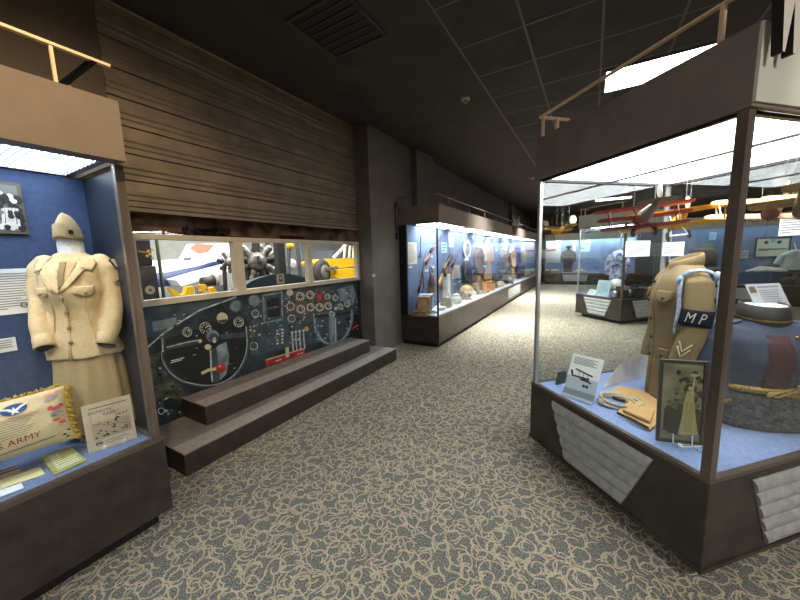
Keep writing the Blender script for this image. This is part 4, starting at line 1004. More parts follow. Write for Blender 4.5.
# ---- tan military police tunic
MK = M_cloth('tunic_khaki', (146, 128, 94)); MK2 = M_cloth('tunic_khaki_dark', (120, 104, 74))
mp_ = thing('uniform_tunic', 'tan military tunic with blue shoulder cord and MP armband in the near island case', 'tunic', (.513, 2.765, FZ), math.radians(-170), )
T2 = Torso([(.0, .18, .135, 0), (.15, .182, .135, 0), (.38, .175, .125, 0), (.5, .175, .125, .004), (.68, .205, .145, .01), (.8, .205, .13, .0), (.86, .175, .105, -.01), (.90, .115, .085, -.015), (.925, .075, .075, -.012)])
AL = [V((-.01, .165, .845)), V((-.005, .215, .80)), V((.0, .24, .66)), V((.02, .248, .48)), V((.06, .24, .30)), V((.07, .236, .22))]
AR = [V((p.x, -p.y, p.z)) for p in AL]
RA = [.06, .074, .074, .068, .06, .058]
m = MB(); m.loft(T2.rings(.0, .925))
for P in (AL, AR): m.tube(P, RA, 18); m.ball(P[0]+V((0, 0, -.01)), .062)
remeshed(m, 'jacket', MK, mp_, .011, 3, .011, 3, ) 
m = MB()
def collar_ring(t, off): 
    out = []
    for k in range(30):
        a = .35+(2*PI-.7)*k/29; r = .068+.010*t+off; out.append(V((-.012+r*math.cos(a)*(1.0), r*1.02*math.sin(a), .885+.07*t-.03*math.cos(a)*1.0-.012*(1-t)*abs(math.sin(a)))))
    return out
m.loft([collar_ring(0, .004), collar_ring(1, .0), collar_ring(1.05, .006), collar_ring(.9, .016), collar_ring(.15, .028), collar_ring(.1, .02)], closed=False, caps=False); m.build('collar', MK, mp_)
MB().lathe([(.064, .87), (.068, .925)], (-.012, 0, 0), 24).build('collar_lining', mat('lining_brown', (104, 84, 58), .9), mp_)
buttons(mp_, T2, [.3, .42, .55, .68, .8], -.02, mat('button_bronze', (52, 44, 36), .4, .6), .012)
m = MB(); T2.patch(m, [(-.03, .02), (.1, .02), (.09, .84), (-.03, .84)], .007); m.build('front_placket', MK, mp_)
for a0, a1 in ((.3, .95), (-.95, -.3)):
    for z in (.72, .34):
        m = MB(); T2.patch(m, [(a0, z-.02), (a1, z-.02), (a1, z+.03), (a0, z+.03)], .012); am = (a0+a1)/2; T2.patch(m, [(am-.14, z-.04), (am+.14, z-.04), (a1, z-.015), (a0, z-.015)], .012); m.build('pocket_flap', MK, mp_)
        buttons(mp_, T2, [z-.018], am, MATS['button_bronze'], .009)
def band(mb, P, R, t0, t1, off, mi=0, n=28):
    rr = [[sleeve_pts(P, R, t, 2*PI*k/n, off) for k in range(n)] for t in [t0+(t1-t0)*i/4 for i in range(5)]]
    mb.loft([[sleeve_pts(P, R, t0, 2*PI*k/n, -.01) for k in range(n)]]+rr+[[sleeve_pts(P, R, t1, 2*PI*k/n, -.01) for k in range(n)]], mi, caps=False)
m = MB(); band(m, AL, RA, .41, .515, .009); ab = m.build('armband', M_cloth('armband_navy', (34, 38, 52)), mp_)
vs, fs = text_polys('M P', .062); m = MB()
m.add([sleeve_pts(AL, RA, .492-y/.66, 1.14+(x+.25*y)/.085, .0125) for x, y in vs], fs); m.build('armband_lettering', mat('letter_cream', (205, 200, 186), .8), ab)
m = MB()
for k in range(2):
    pts = [sleeve_pts(AL, RA, .64+.035*k-.06*abs(u)/.4+.05, .95+u, .010) for u in (-.42, -.28, -.14, 0, .14, .28, .42)]; m.tube(pts, .004, 6)
m.build('chevron', mat('chevron_cream', (206, 196, 164), .8), mp_)
mc = mat('cord_blue', (190, 204, 222), .8, c2=(134, 154, 186), scale=60)
m = MB(); lp = [sleeve_pts(AL, RA, .055+.07*(1-math.cos(a))*.5, a, .016) for a in (2*PI*k/30 for k in range(31))]; m.tube(lp, .0085, 8)
lp = [sleeve_pts(AL, RA, .09+.06*(1-math.cos(a))*.5, a+.1, .014) for a in (2*PI*k/30 for k in range(31))]; m.tube(lp, .0075, 8)
for da, L in ((.0, .55), (.22, .58), (.40, .52)):
    st_ = [sleeve_pts(AL, RA, .10+L*.85*k/12, -.15+da*(1-.6*k/12)+.06*math.sin(k*.9), .016) for k in range(13)]; m.tube(st_, .0065, 8)
st_ = [sleeve_pts(AL, RA, .12+.3*k/10, 2.5+.1*math.sin(k*.6), .016) for k in range(11)]; m.tube(st_, .0065, 8)
for a in (.2, 2.4): m.ball(sleeve_pts(AL, RA, .16, a, .022), .019, 10, sc=(1, 1, 1.4))
m.build('shoulder_cord', mc, mp_)
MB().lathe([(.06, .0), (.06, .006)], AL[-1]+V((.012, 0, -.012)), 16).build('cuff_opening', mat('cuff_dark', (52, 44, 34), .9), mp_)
# dark felt hat on a stand behind it
ht = thing('campaign_hat', 'dark brown felt hat on a stand behind the tan tunic', 'hat', tuple(at_d(702, 262, 3.22).xy)+(FZ,))
hz = at_d(705, 266, 3.22).z-FZ
MB().lathe([(.008, 0), (.008, hz)], seg=8).build('stand', M_STEEL, ht); MB().lathe([(.09, 0), (.09, .008), (.01, .012)], seg=20).build('stand_base', M_STEEL, ht)
mf = M_cloth('felt_brown', (36, 31, 29)); MB().lathe([(.07, hz-.01), (.08, hz), (.08, hz+.05), (.07, hz+.11), (.04, hz+.13), (.02, hz+.12)], seg=24).build('crown', mf, ht)
MB().lathe([(.078, hz-.012), (.128, hz-.03), (.132, hz-.025), (.078, hz-.002)], seg=30).build('brim', mf, ht)
# ---- blue jacket
MBL = M_cloth('coat_blue', (72, 79, 96), .12); MBD = M_cloth('coat_dark', (56, 58, 66), .3); MMR = M_cloth('plastron_maroon', (78, 52, 58)); MGO = mat('gold_braid', (168, 140, 78), .5, .5, var=.3, scale=120)
bl = thing('uniform_coat', 'dark blue dress coat with gold belt and stiff black collar in the near island case', 'coat', tuple(isl(.895, .335))[:2]+(FZ,), math.radians(-66))
T3 = Torso([(.0, .27, .20, 0), (.08, .268, .198, 0), (.2, .245, .18, 0), (.24, .24, .175, 0), (.4, .25, .185, .01), (.49, .255, .165, 0), (.545, .21, .13, -.01), (.575, .14, .11, -.012), (.60, .10, .1, -.01)])
BL_ = [V((-.01, .2, .505)), V((.0, .26, .455)), V((.02, .28, .34)), V((.05, .288, .2)), V((.085, .282, .1))]
BR_ = [V((p.x, -p.y, p.z)) for p in BL_]; RB = [.075, .086, .082, .076, .072]
m = MB(); m.loft(T3.rings(.0, .60))
for P in (BL_, BR_): m.tube(P, RB, 18); m.ball(P[0]+V((0, 0, -.01)), .085)
remeshed(m, 'jacket', MBL, bl, .012, 3, .008, 8)
m = MB(); m.loft([[T3.pt(2*PI*k/48, z, .007 if 0 < i < 7 else -.02) for k in range(48)] for i, z in enumerate((.004, .006, .04, .08, .12, .16, .195, .2))]); m.build('coat_skirt', mat('skirt_charcoal', (92, 92, 98), .95, c2=(40, 42, 50), scale=42, bump=.6, bscale=90), bl)
m = MB(); T3.patch(m, [(-.46, .2), (-.02, .2), (.02, .53), (-.36, .53)], .007); m.build('plastron', MMR, bl)
m = MB(); m.loft([[T3.pt(2*PI*k/40, z+.012*math.cos(2*PI*k/40), o_) for k in range(40)] for z, o_ in ((.2, .0), (.203, .013), (.232, .013), (.235, .0))], caps=False); m.build('belt', MGO, bl)
m = MB(); 
for j in range(3): m.tube([T3.pt(.1+.45*math.cos(t)*(1 if j else .8), .217+.014*math.sin(3*t+j), .016+.004*math.sin(t*2+j)) for t in (2*PI*k/30 for k in range(31))], .007, 8)
m.build('belt_knot', MGO, bl)
m = MB(); m.loft([[V((-.01+r*math.cos(t), r*1.02*math.sin(t), z-.012*math.cos(t))) for t in (2*PI*k/36 for k in range(36))] for r, z in ((.112, .565), (.116, .59), (.104, .685), (.098, .688), (.096, .63))], caps=False); cl = m.build('collar', mat('collar_black', (44, 40, 40), .6), bl)
m = MB(); m.loft([[V((-.01+r*math.cos(t), r*1.02*math.sin(t), z-.012*math.cos(t))) for t in (2*PI*k/36 for k in range(36))] for r, z in ((.1145, .605), (.1145, .614))], caps=False); m.build('collar_trim', MGO, cl)
MB().lathe([(.097, .64), (.092, .678), (.05, .685)], (-.01, 0, 0), 28).build('neck_form', MWF, bl)
for a in (.11,): buttons(bl, T3, [.26, .315, .37, .425, .48, .52], a, MATS['brass'], .011)
for P in (BL_, BR_):
    m = MB(); band(m, P, RB, .90, .94, .006); m.build('cuff_stripe', MGO, bl)
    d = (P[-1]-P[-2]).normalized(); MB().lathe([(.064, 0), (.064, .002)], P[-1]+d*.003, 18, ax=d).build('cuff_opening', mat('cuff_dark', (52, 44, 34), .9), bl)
m = MB()
for s in (1, -1):
    P = [T3.pt(s*1.57, .56, .012), T3.pt(s*1.57, .53, .014), V((-.01, s*.3, .5))]; m.tube([V((-.01, s*.11, .590)), V((-.01, s*.2, .565)), V((-.01, s*.27, .532))], [.02, .026, .028], 10, flat=.35)
m.build('shoulder_strap', mat('strap_blue', (64, 72, 96), .8), bl)

# ---- hanging model aeroplanes
def model_plane(label, pos, fwd, L, span, wings, cols, roll=0., tail='white', prop=True, rnose=.035, spats=True):
    """wings: list of (height, station 0 nose..1 tail, chord, span factor); local: nose +X, left +Y"""
    f = V(fwd).normalized(); up = V((0, 0, 1)); lft = up.cross(f).normalized(); up = f.cross(lft)
    R = Matrix((f, lft, up)).transposed() @ Matrix.Rotation(math.radians(roll), 3, 'X')
    t = thing('model_aeroplane', label, 'model plane', tuple(pos), group='model aeroplanes hanging in the near island case'); t.rotation_euler = R.to_euler()
    cw, cf, ct = cols
    X = lambda s: L*(.5-s)
    m = MB(); secs = [(0, .75, 0), (.03, 1, 0), (.25, 1.05, 0), (.45, .85, 0), (.75, .5, .1), (1, .16, .25)]
    m.loft([[V((X(s), rnose*k*math.cos(a), rnose*k*1.1*math.sin(a)+rnose*o_)) for a in (2*PI*i/14 for i in range(14))] for s, k, o_ in secs]); m.build('fuselage', cf, t)
    MB().tube([(X(-.01), 0, 0), (X(.1), 0, 0)], rnose*1.12, 16).build('engine_cowl', ct[1], t)
    hs = [w[0] for w in wings]
    for h, s, c, k in wings:
        m = MB(); b = span*k/2; pr_ = [(-.5, 0), (-.42, .03), (-.2, .045), (.1, .04), (.5, .0), (.1, -.01), (-.3, -.012)]
        rings = []
        for y in (-b, -b*.97, -b*.9, 0, b*.9, b*.97, b):
            q_ = .35 if abs(y) == b else (.8 if abs(y) > b*.95 else 1.)
            rings.append([V((X(s)-px*c*q_, y, h+pz*c+abs(y)*.02)) for px, pz in pr_])
        m.loft(rings); m.build('wing', cw if not isinstance(cw, list) else cw[min(len(cw)-1, wings.index((h, s, c, k)))], t)
    if len(hs) > 1:
        s0 = wings[0][1]
        for sy in (-1, 1):
            for dx in (-.25, .25): MB().bar((X(s0)-dx*wings[0][2], sy*span*.33, min(hs)), (X(wings[-1][1])-dx*wings[-1][2], sy*span*.33, max(hs)), .006).build('wing_strut', ct[2], t)
            MB().bar((X(s0), sy*rnose*.7, 0), (X(wings[-1][1]), sy*rnose*1.2, max(hs)), .006).build('cabane_strut', ct[2], t)
    m = MB(); m.loft([[V((X(.93)-px*.09*q_, y, rnose*.25+pz*.05)) for px, pz in ((-.5, 0), (-.3, .05), (.5, 0), (-.3, -.05))] for y, q_ in ((-span*.17, .4), (-span*.13, .9), (0, 1), (span*.13, .9), (span*.17, .4))], sm=False); m.build('tailplane', ct[3], t)
    m = MB(); m.loft([[V((X(1.0)+.026*math.cos(a)-.005, sy, rnose*.5+.032+.034*math.sin(a))) for a in (2*PI*i/18 for i in range(18))] for sy in (-.004, .004)], sm=False); m.build('rudder', ct[0], t)
    if spats:
        for sy in (-1, 1): 
            MB().tube([(X(.18), sy*.05, -rnose*2.6), (X(.18), sy*.06, -rnose*2.6)], .024, 14).build('wheel', M_BLACK, t); MB().bar((X(.16), sy*rnose*.6, -rnose*.6), (X(.18), sy*.05, -rnose*2.6), .006).build('gear_leg', ct[2], t)
        MB().bar((X(.18), -.06, -rnose*2.6), (X(.18), .06, -rnose*2.6), .012 if False else .01).build('axle', ct[2], t)
    if prop: m = MB(); m.loft([[V((X(-.03)+.004*a_, y, z+w_)) for a_, w_ in ((1, -.008), (1, .008), (-1, .008), (-1, -.008))] for y, z in ((0, -.10), (0, -.02), (0, .02), (0, .10))], sm=False); m.build('propeller', mat('prop_wood', (110, 74, 48), .4), t)
    for y in (-span*.1, span*.1, .0):
        p0 = V(pos)+R@V((X(.3 if y else .8), y, max(hs)+.0 if y else rnose*.5)); m = MB(); m.bar(p0, (p0.x, p0.y, ZC), .0013)
        o = m.build('hanging_thread', mat('thread_white', (150, 154, 156), .6), None); o.parent = t
        mi = (Matrix.Translation(V(pos)) @ R.to_4x4()).inverted(); o.data.transform(mi)
    return t
PR = mat('plane_red', (150, 40, 46), .45); PRD = mat('plane_dark_red', (104, 30, 38), .45); PY = mat('plane_yellow', (236, 176, 36), .45); PO = mat('plane_orange', (206, 138, 52), .5); PG = mat('plane_grey', (150, 142, 124), .5)
PW = mat('plane_white', (225, 222, 214), .5); PT = mat('plane_tan', (196, 158, 96), .5); PK = mat('plane_black', (34, 30, 32), .5); PS = mat('plane_silver', (170, 174, 178), .35, .4)
cam_h = V((-.35, -.9, 0))
model_plane('red triplane with white rudder hanging at the left of the near case', at_d(649, 211, 2.32), (-.16, .9, -.22), .31, .5, [(-.058, .2, .085, .86), (.0, .18, .085, .93), (.058, .16, .085, 1.)], (PR, PG, [PW, PR, PRD, mat('plane_olive', (122, 110, 86), .5)]), roll=-4, rnose=.034)
model_plane('yellow biplane with white ringed rudder hanging right of the red triplane', at_d(681, 218, 2.72), (-.05, .95, -.24), .27, .62, [(-.02, .2, .1, 1.), (.075, .16, .1, .95)], (PY, PY, [PW, PT, PW, PY]), roll=-5, rnose=.032)
model_plane('yellow and orange biplane hanging behind the blue coat at the right', at_d(778, 205, 2.55), (-.45, -.9, -.32), .34, .5, [(-.03, .2, .11, 1.), (.05, .16, .11, .9)], ([PO, PY], PG, [PW, mat('cowl_rust', (110, 72, 56), .5), PT, PO]), roll=-5, rnose=.027, spats=False)
model_plane('tan monoplane with ringed rudder hanging highest at the right', at_d(803, 200, 2.25), (.35, .85, -.3), .28, .34, [(.02, .3, .1, 1.)], (PT, mat('plane_olive', (122, 110, 86), .5), [PW, PT, PT, PT]), roll=-4, rnose=.03, spats=False)
model_plane('small orange and yellow model plane hanging by the left rear glass', at_d(563, 229, 2.86), (-.75, .5, -.2), .17, .27, [(.012, .3, .07, 1.)], (PT, PO, [PW, PO, PT, PT]), roll=4, rnose=.022, spats=False)
m = MB()
# ---- placards on the glass
def glass_card(label, px0, py0, px1, py1, p, n, m_=M_WHITE, nl=8, seed=1):
    a, b_ = at_pl(px0, py1, p, n), at_pl(px1, py0, p, n); u = V((b_.x-a.x, b_.y-a.y, 0)); w = u.length
    fr = Frame(a, u, (0, 0, 1)); return card('hanging_placard', label, 'placard', fr, w, b_.z-a.z, m_, .003, nl, seed, 'text placards on the near case glass')
pBD = isl(0, SQY-.045); pDC = isl(SQX-.045, 0)
glass_card('white text placard on the rear glass directly under the red triplane', 625, 240.5, 650.5, 257, pBD, IW, mat('placard_grey', (205, 206, 200), .7), 7, 2)
glass_card('white text placard on the rear glass just above the tan tunic collar', 661.8, 241.5, 684.5, 256, pDC, IU, M_WHITE, 7, 3)
glass_card('large white text placard at the right above the blue coat', 778, 213, 806, 236, isl(.98, 0), IU, mat('placard_pink_white', (232, 226, 230), .7), 7, 4)
# sloped caption card behind the blue coat
fr0 = Frame(at_d(757, 311, 2.75), IU-IW*.15, (0, 0, 1)); w = .235
cpt = thing('caption_card', 'sloped grey caption card with small photo standing behind the blue coat', 'card', tuple(fr0.pt(w/2, 0))[:2]+(FZ,))
u = fr0.u; back = V((0, 0, 1)).cross(u).normalized(); fr1 = Frame(fr0.o, u, V((0, 0, .9))+back*.45)
MB().fbox(fr1, 0, w, 0, .165, -.004, 0).build('card', mat('caption_grey', (168, 170, 174), .7), cpt, world=True)
m = MB(); lines(m, fr1, .07, w*.94, .02, .13, 8, .0008, 0, seed=5); m.fbox(fr1, .07, w*.9, .14, .15, 0, .001); m.build('printed_lines', M_INK, cpt, world=True)
m = MB(); m.fbox(fr1, .012, .055, .11, .15, 0, .001); m.build('small_photo', mat('caption_photo', (96, 80, 66), .5), cpt, world=True)
m = MB(); m.fbox(fr1, w*.45, w*.55, -.0, .1, -.012, -.004); q0 = fr1.pt(w/2, .02, -.012); m.bar(q0, (q0.x, q0.y, FZ), .02); m.box(q0.x-.08, q0.x+.08, q0.y-.05, q0.y+.05, FZ, FZ+.008); m.build('stand', M_STEEL, cpt, world=True)
# folded flag like orange cloth between the tunics
t = MB(); c = isl(.78, .50); 
t.loft([[V((c.x+.13*s*math.cos(a), c.y+.10*s*math.sin(a), FZ+z)) for a in (2*PI*k/20 for k in range(20))] for z, s in ((0, 1), (.2, .95), (.42, .8), (.5, .45), (.51, .1))])
tag(remeshed(t, 'draped_cloth', mat('cloth_orange', (206, 150, 66), .9, c2=(60, 66, 100), scale=5), None, .02, 4, .012), 'orange and navy draped cloth between the tan tunic and blue coat', 'cloth')

# ---- framed picture, photo card, rope, canvas, white cover
fr, w, h = lean((656, 440.5), (703.5, 446), (707, 361.5), 3)
t = thing('framed_picture', 'dark framed sepia picture of a group leaning in front of the tan tunic', 'picture', tuple(fr.pt(w/2, 0)))
m = MB(); b_ = .016
for a in ((0, w, 0, b_), (0, w, h-b_, h), (0, b_, b_, h-b_), (w-b_, w, b_, h-b_)): m.fbox(fr, *a, -.016, 0)
m.build('frame', mat('frame_pewter', (78, 72, 62), .4, .4), t, world=True, bev=.002)
MB().fbox(fr, b_, w-b_, b_, h-b_, -.014, -.008).build('backing', mat('sepia_ground', (206, 186, 158), .5, c2=(158, 140, 118), scale=7), t, world=True)
m = MB(); rnd = random.Random(12)
def D(a, b_, r, mi, k, ry=1.): m.disc(fr, a*w, b_*h, r*w, -.0076+.00004*k, mi, 12, ry)
k = 0
for i in range(70):
    a, b2 = rnd.uniform(.38, .9), rnd.uniform(.3, .9)
    if a+b2 < .85: continue
    k += 1; D(a, b2, rnd.uniform(.03, .07), rnd.choice((0, 0, 1, 2)), k, rnd.uniform(.7, 1.3))
for a, b2 in ((.24, .47), (.34, .44), (.44, .42), (.5, .5), (.84, .45)):
    k += 2; m.poly([fr.pt((a+x)*w, (b2+y)*h, -.0076+.00004*k) for x, y in ((-.1, -.33), (.1, -.33), (.09, -.07), (.04, -.02), (-.04, -.02), (-.09, -.07))], 0); D(a, b2+.02, .05, 1, k+1, 1.2)
k += 4; m.poly([fr.pt(x*w, y*h, -.0076+.00004*k) for x, y in ((.46, .1), (.88, .12), (.82, .3), (.76, .5), (.74, .64), (.6, .64), (.55, .5), (.52, .3))], 3)
m.poly([fr.pt(x*w, y*h, -.0076+.00004*(k+1)) for x, y in ((.69, .6), (.73, .6), (.76, .8), (.72, .81))], 4); D(.665, .67, .045, 4, k+2, 1.2); D(.735, .83, .09, 4, k+3, .45)
for x in (.6, .66, .71): m.stroke(fr, [(w*x, h*.15), (w*(x+.02), h*.5)], .003, -.0076+.00004*(k+4), 2)
m.build('sepia_print', [mat('sepia_dark', (84, 76, 68), .5), mat('sepia_brown', (136, 116, 92), .5), mat('sepia_mid', (160, 150, 124), .5), mat('sepia_gold', (226, 196, 136), .5), mat('sepia_pale', (230, 216, 180), .5)], t, world=True)
m = MB(); m.fbox(fr, b_, w-b_, b_, h-b_, -.003, -.002); m.build('picture_glass', glass('picture_glass_sheet', (240, 244, 240), .03), t, world=True)
m = MB(); bk_ = fr.n
for a in (.35, .75): m.tube([fr.pt(a*w, .05, .002), fr.pt(a*w, .0, .006), fr.pt(a*w, .0, .05), fr.pt(a*w, .02, .06)], .003, 6)
m.fbox(fr, w*.2, w*.24, .0, h*.6, -.05, -.016); m.build('clear_easel', MATS['acrylic'], t, world=True)
flat_card('label_card', 'white label lying in front of the framed sepia picture', 'label', [(681, 447.5), (705, 446.5), (703, 441.5), (677, 443)], M_WHITE, .003, 2, seed=3)
fr, w, h = lean((562, 394.5), (592.5, 405), (604, 360), 24)
t = thing('photo_card', 'white card with a biplane photo leaning at the left of the near case', 'card', tuple(fr.pt(w/2, 0)))
MB().fbox(fr, 0, w, 0, h, -.004, 0).build('card', M_WHITE, t, world=True)
m = MB(); m.fbox(fr, w*.0, w, h*.0, h*.2, 0, .0006, 2); m.fbox(fr, 0, w, h*.2, h*.5, 0, .0006, 3)
for i in range(5): m.fbox(fr, w*.1, w*(.85-.1*(i % 2)), h*(.92-.035*i), h*(.935-.035*i), 0, .0008, 1)
m.stroke(fr, [(w*.22, h*.66), (w*.8, h*.58)], h*.035, .001, 0); m.stroke(fr, [(w*.14, h*.5), (w*.5, h*.5), (w*.8, h*.42)], h*.04, .0011, 0)
m.stroke(fr, [(w*.16, h*.52), (w*.1, h*.62)], h*.05, .0011, 0); m.stroke(fr, [(w*.45, h*.48), (w*.72, h*.47)], h*.09, .0012, 0)
for a, b_ in ((.35, .64), (.5, .62), (.64, .6)): m.stroke(fr, [(w*a, h*b_), (w*(a+.05), h*.46)], .004, .0012, 0)
for a in (.6, .7): m.disc(fr, w*a, h*.33, w*.05, .0012, 0, 12)
m.build('photo_print', [M_INKD, M_INK, mat('photo_sea', (130, 146, 156), .5), mat('photo_sky', (184, 196, 204), .5)], t, world=True)
m = MB(); m.fbox(fr, 0, w, -.002, .02, .004, .012); m.fbox(fr, w*.1, w*.9, 0, .004, -.05, .012); m.build('clear_easel', MATS['acrylic'], t, world=True)
# black folded card behind
P = [at_z(556.5, 385, FZ), at_z(568, 382.5, FZ)]; m = MB(); u = P[1]-P[0]; bk_ = V((0, 0, 1)).cross(u).normalized()*.05
tp0 = at_pl(565, 366, P[0], (IW.x, IW.y, 0)); top = V((0, 0, .085))
m.prism([P[0], P[1], P[1]+bk_*.5+top, P[0]+u*.4+bk_*.5+top], bk_.normalized()*.012)
tag(m.build('folded_card', mat('card_black', (42, 42, 44), .7)), 'small black folded card behind the biplane photo card', 'card')
# white trapezoid cover
a, b_, c, d = at_z(600, 389, FZ), at_z(647, 377, FZ), at_d(648, 357, 3.0), at_d(601, 364, 2.83)
bk_ = V((.08, .12, 0)); m = MB(); m.prism([a, b_, V((b_.x, b_.y, c.z))+bk_*1.5, V((a.x, a.y, d.z))+bk_*1.5], bk_)
t = tag(m.build('canvas_leggings', mat('cover_white', (236, 233, 226), .85, var=.08, scale=8, bump=.3, bscale=20), bev=.01), 'white folded cloth block lying behind the rope', 'cloth')
# rope lanyard coil
m = MB(); c = at_z(617, 401, FZ+.02); rnd = random.Random(3)
for k in range(3):
    R1 = .088+.008*k; m.tube([c+V((R1*math.cos(t_)*1.15+.012*k, R1*math.sin(t_)*.95, .008*k+.006*math.sin(2*t_+k))) for t_ in (2*PI*i/40 for i in range(41))], .0085, 8)
cc = at_z(601, 403, FZ+.014); m.tube([c+V((-.1, -.03, .01)), cc+V((0, .02, .01)), cc, cc+V((.03, -.03, .0)), cc+V((.07, -.03, 0))], .009, 8); m.ball(cc+V((0, 0, .006)), .02, 10)
tag(m.build('rope_lanyard', mat('rope_white', (208, 196, 168), .9, c2=(168, 150, 118), scale=120)), 'coiled cream rope lanyard lying between the photo card and canvas', 'rope')
for px, lb in ((609, 'black leather strap coiled inside the cream rope'),):
    m = MB(); c2 = at_z(622, 398, FZ+.012); m.tube([c2+V((.05*math.cos(t_), .04*math.sin(t_), 0)) for t_ in (2*PI*i/24 for i in range(20))], .012, 8); tag(m.build('leather_strap', mat('leather_black', (36, 32, 32), .5)), lb, 'strap')
# tan canvas pouch and leggings
m = MB(); P = [at_z(*p, FZ) for p in ((617, 414), (650, 432), (668, 418), (660, 402), (640, 392), (618, 388), (608, 394), (628, 404))]
m.prism(P, (0, 0, .022)); o = m.build('canvas_cloth', M_cloth('canvas_tan', (206, 170, 116), .1), None, bev=.008); tag(o, 'flat tan canvas leggings lying between the rope and the framed picture', 'cloth')
m = MB(); P = [at_z(*p, FZ+.024) for p in ((622, 412), (650, 424), (655, 412), (640, 402))]; m.prism(P, (0, 0, .02)); tag(m.build('canvas_pouch', MATS['canvas_tan'], None, bev=.008), 'folded tan canvas flap on top of the canvas leggings', 'cloth')
m = MB(); P = [at_z(*p, FZ+.0235) for p in ((617, 412.5), (648, 427.5))]; m.tube([P[0], (P[0]+P[1])/2+V((0, .004, .004)), P[1]], .006, 6); tag(m.build('cloth_edge', mat('edge_dark', (60, 50, 42), .9)), 'dark folded edge strap along the front of the tan canvas', 'strap')
# ================================================================== long wall case: weapons, uniforms, relics
XW = XF-.56+.004
def fl(px, py, z):
    p = at_z(px, py, z)
    if p.x < -2.56: q = at_x(px, py, -2.5 if int(px) % 2 else -2.4); return V((q.x, q.y, z))
    if p.x > -2.26: p = at_x(px, py, -2.28)
    return V((p.x, p.y, z))
def fpt(px, py, x=-2.42): return at_x(px, py, x)
def wall_card(name, label, cat, px0, py0, px1, py1, m, nl=0, seed=1, group=None, ink=None, th=.006, X=XW):
    fr, w, h = wall_fr(px0, py1, px1, py0, X); return card(name, label, cat, fr, w, h, m, th, nl, seed, group, ink)
MPK = mat('panel_pinkish', (206, 196, 190), .7); MBP = mat('panel_sky', (170, 205, 232), .6)
wall_card('text_panel', 'tall text panel at the left end of the long case', 'sign', 408.3, 242.5, 416.3, 264.5, mat('panel_buff', (214, 204, 188), .7), 16, 2)
for i, (x, y, lb) in enumerate(((410.2, 267, 'small white label under the tall text panel of the long case'), (426.6, 270.5, 'small white label lowest beside the standing rifle'), (432.7, 267, 'small white label right of the standing rifle'), (431, 256, 'small white label just under the upper musket'))):
    wall_card('label_card', lb, 'label', x-1.6, y-1.3, x+1.6, y+1.3, M_WHITE, 2, i)
wall_card('poster', 'pale blue poster behind the fanned rifles', 'poster', 441.5, 242.5, 447, 253, MBP, 3, 4)
wall_card('poster', 'tall white and aqua poster above the fanned rifles', 'poster', 449, 233.5, 453.5, 247, mat('panel_aqua', (214, 234, 240), .6), 5, 5)
wall_card('text_panel', 'pinkish text panel right of the fanned rifles', 'sign', 452.2, 265, 459.3, 279.5, MPK, 12, 6)
for i, (x, y, lb) in enumerate(((455, 284, 'small white label below the pinkish text panel'), (459.5, 281.5, 'small white label right below the pinkish text panel'), (462.5, 265, 'small white label above the pinkish panel corner'), (475.5, 244, 'tiny white label above the first brown uniform'), (496.5, 250, 'tiny white label right of the long pale robe'))):
    wall_card('label_card', lb, 'label', x-1.2, y-1.1, x+1.2, y+1.1, M_WHITE, 2, i+9)
wall_card('poster', 'white poster above the first brown uniform', 'poster', 477.5, 238.5, 482.5, 249, mat('panel_white', (228, 232, 234), .6), 6, 8)
wall_card('poster', 'blue and white poster above the second brown uniform', 'poster', 504, 240, 507.5, 250, MBP, 4, 9)
# rifles
MWD = mat('walnut_wood', (112, 62, 38), .4, var=.3, scale=10, stretch=(1, 1, .2)); MWY = mat('maple_wood', (206, 148, 62), .4, var=.2, scale=10); MGM = mat('gun_metal', (66, 62, 62), .35, .7)
def rifle(label, butt, muz, wood, k=.5, x=-2.655, strap=True, rest=False):
    a, b_ = at_x(*butt, x), at_x(*muz, x); d = b_-a; L = d.length; d.normalize()
    t = thing('rifle', label, 'rifle', tuple(a), group='rifles in the long wall case'); side = V((1, 0, 0)); dn = d.cross(side).normalized()
    if dn.z > 0: dn = -dn
    P = lambda s, o=0., q=0.: d*(L*s)+dn*o+side*q
    m = MB(); rings = []
    for s, c, w in ((0, .035, .05), (.02, .035, .06), (.16, .022, .036), (.25, .004, .022), (.30, .0, .026), (.5, 0, .024), (k+.2, 0, .018)):
        rings.append([P(s, c+w*math.cos(q_), .6*w*math.sin(q_)+.03) for q_ in (2*PI*i/10 for i in range(10))])
    m.loft(rings); m.build('stock', wood, t)
    m = MB(); m.tube([P(.28, -.012, .03), P(1., -.012, .03)], .0105, 8); m.tube([P(k, .012, .03), P(.9, .010, .03)], .004, 6); m.build('barrel', MGM, t)
    m = MB(); m.tube([P(.24, .02, .03), P(.26, .055, .03), P(.31, .055, .03), P(.33, .02, .03)], .004, 6); m.build('trigger_guard', MGM, t)
    m = MB(); m.fbox(Frame(t.location*0+P(.27, -.03, .03), d, -dn), 0, L*.1, -.01, .02, -.016, .02); m.build('lock', MGM, t)
    if strap:
        m = MB(); m.tube([P(.1, .07, .03), P(.25, .11, .035), P(.45, .1, .035), P(.62, .02, .03)], .010, 6, flat=.5); m.build('sling', mat('leather_brown', (96, 52, 40), .6), t)
    return t
rifle('dark musket standing upright at the left end of the long case', (415, 309.5), (424.8, 251), MWD)
rifle('brown rifle with long barrel hanging slanted high on the blue wall', (423, 262), (443.4, 232.5), MWD, strap=False)
rifle('yellow stocked rifle leaning right of the case corner', (436.5, 285), (452, 245.5), MWY, strap=False, x=-2.6)
rifle('second slanted rifle just right of the yellow stocked rifle', (443, 274), (456, 247), MWD, strap=False, x=-2.62)
rifle('third slanted rifle with pale barrel beside the pinkish text panel', (447, 275), (459.5, 250), MWD, strap=False, x=-2.64)
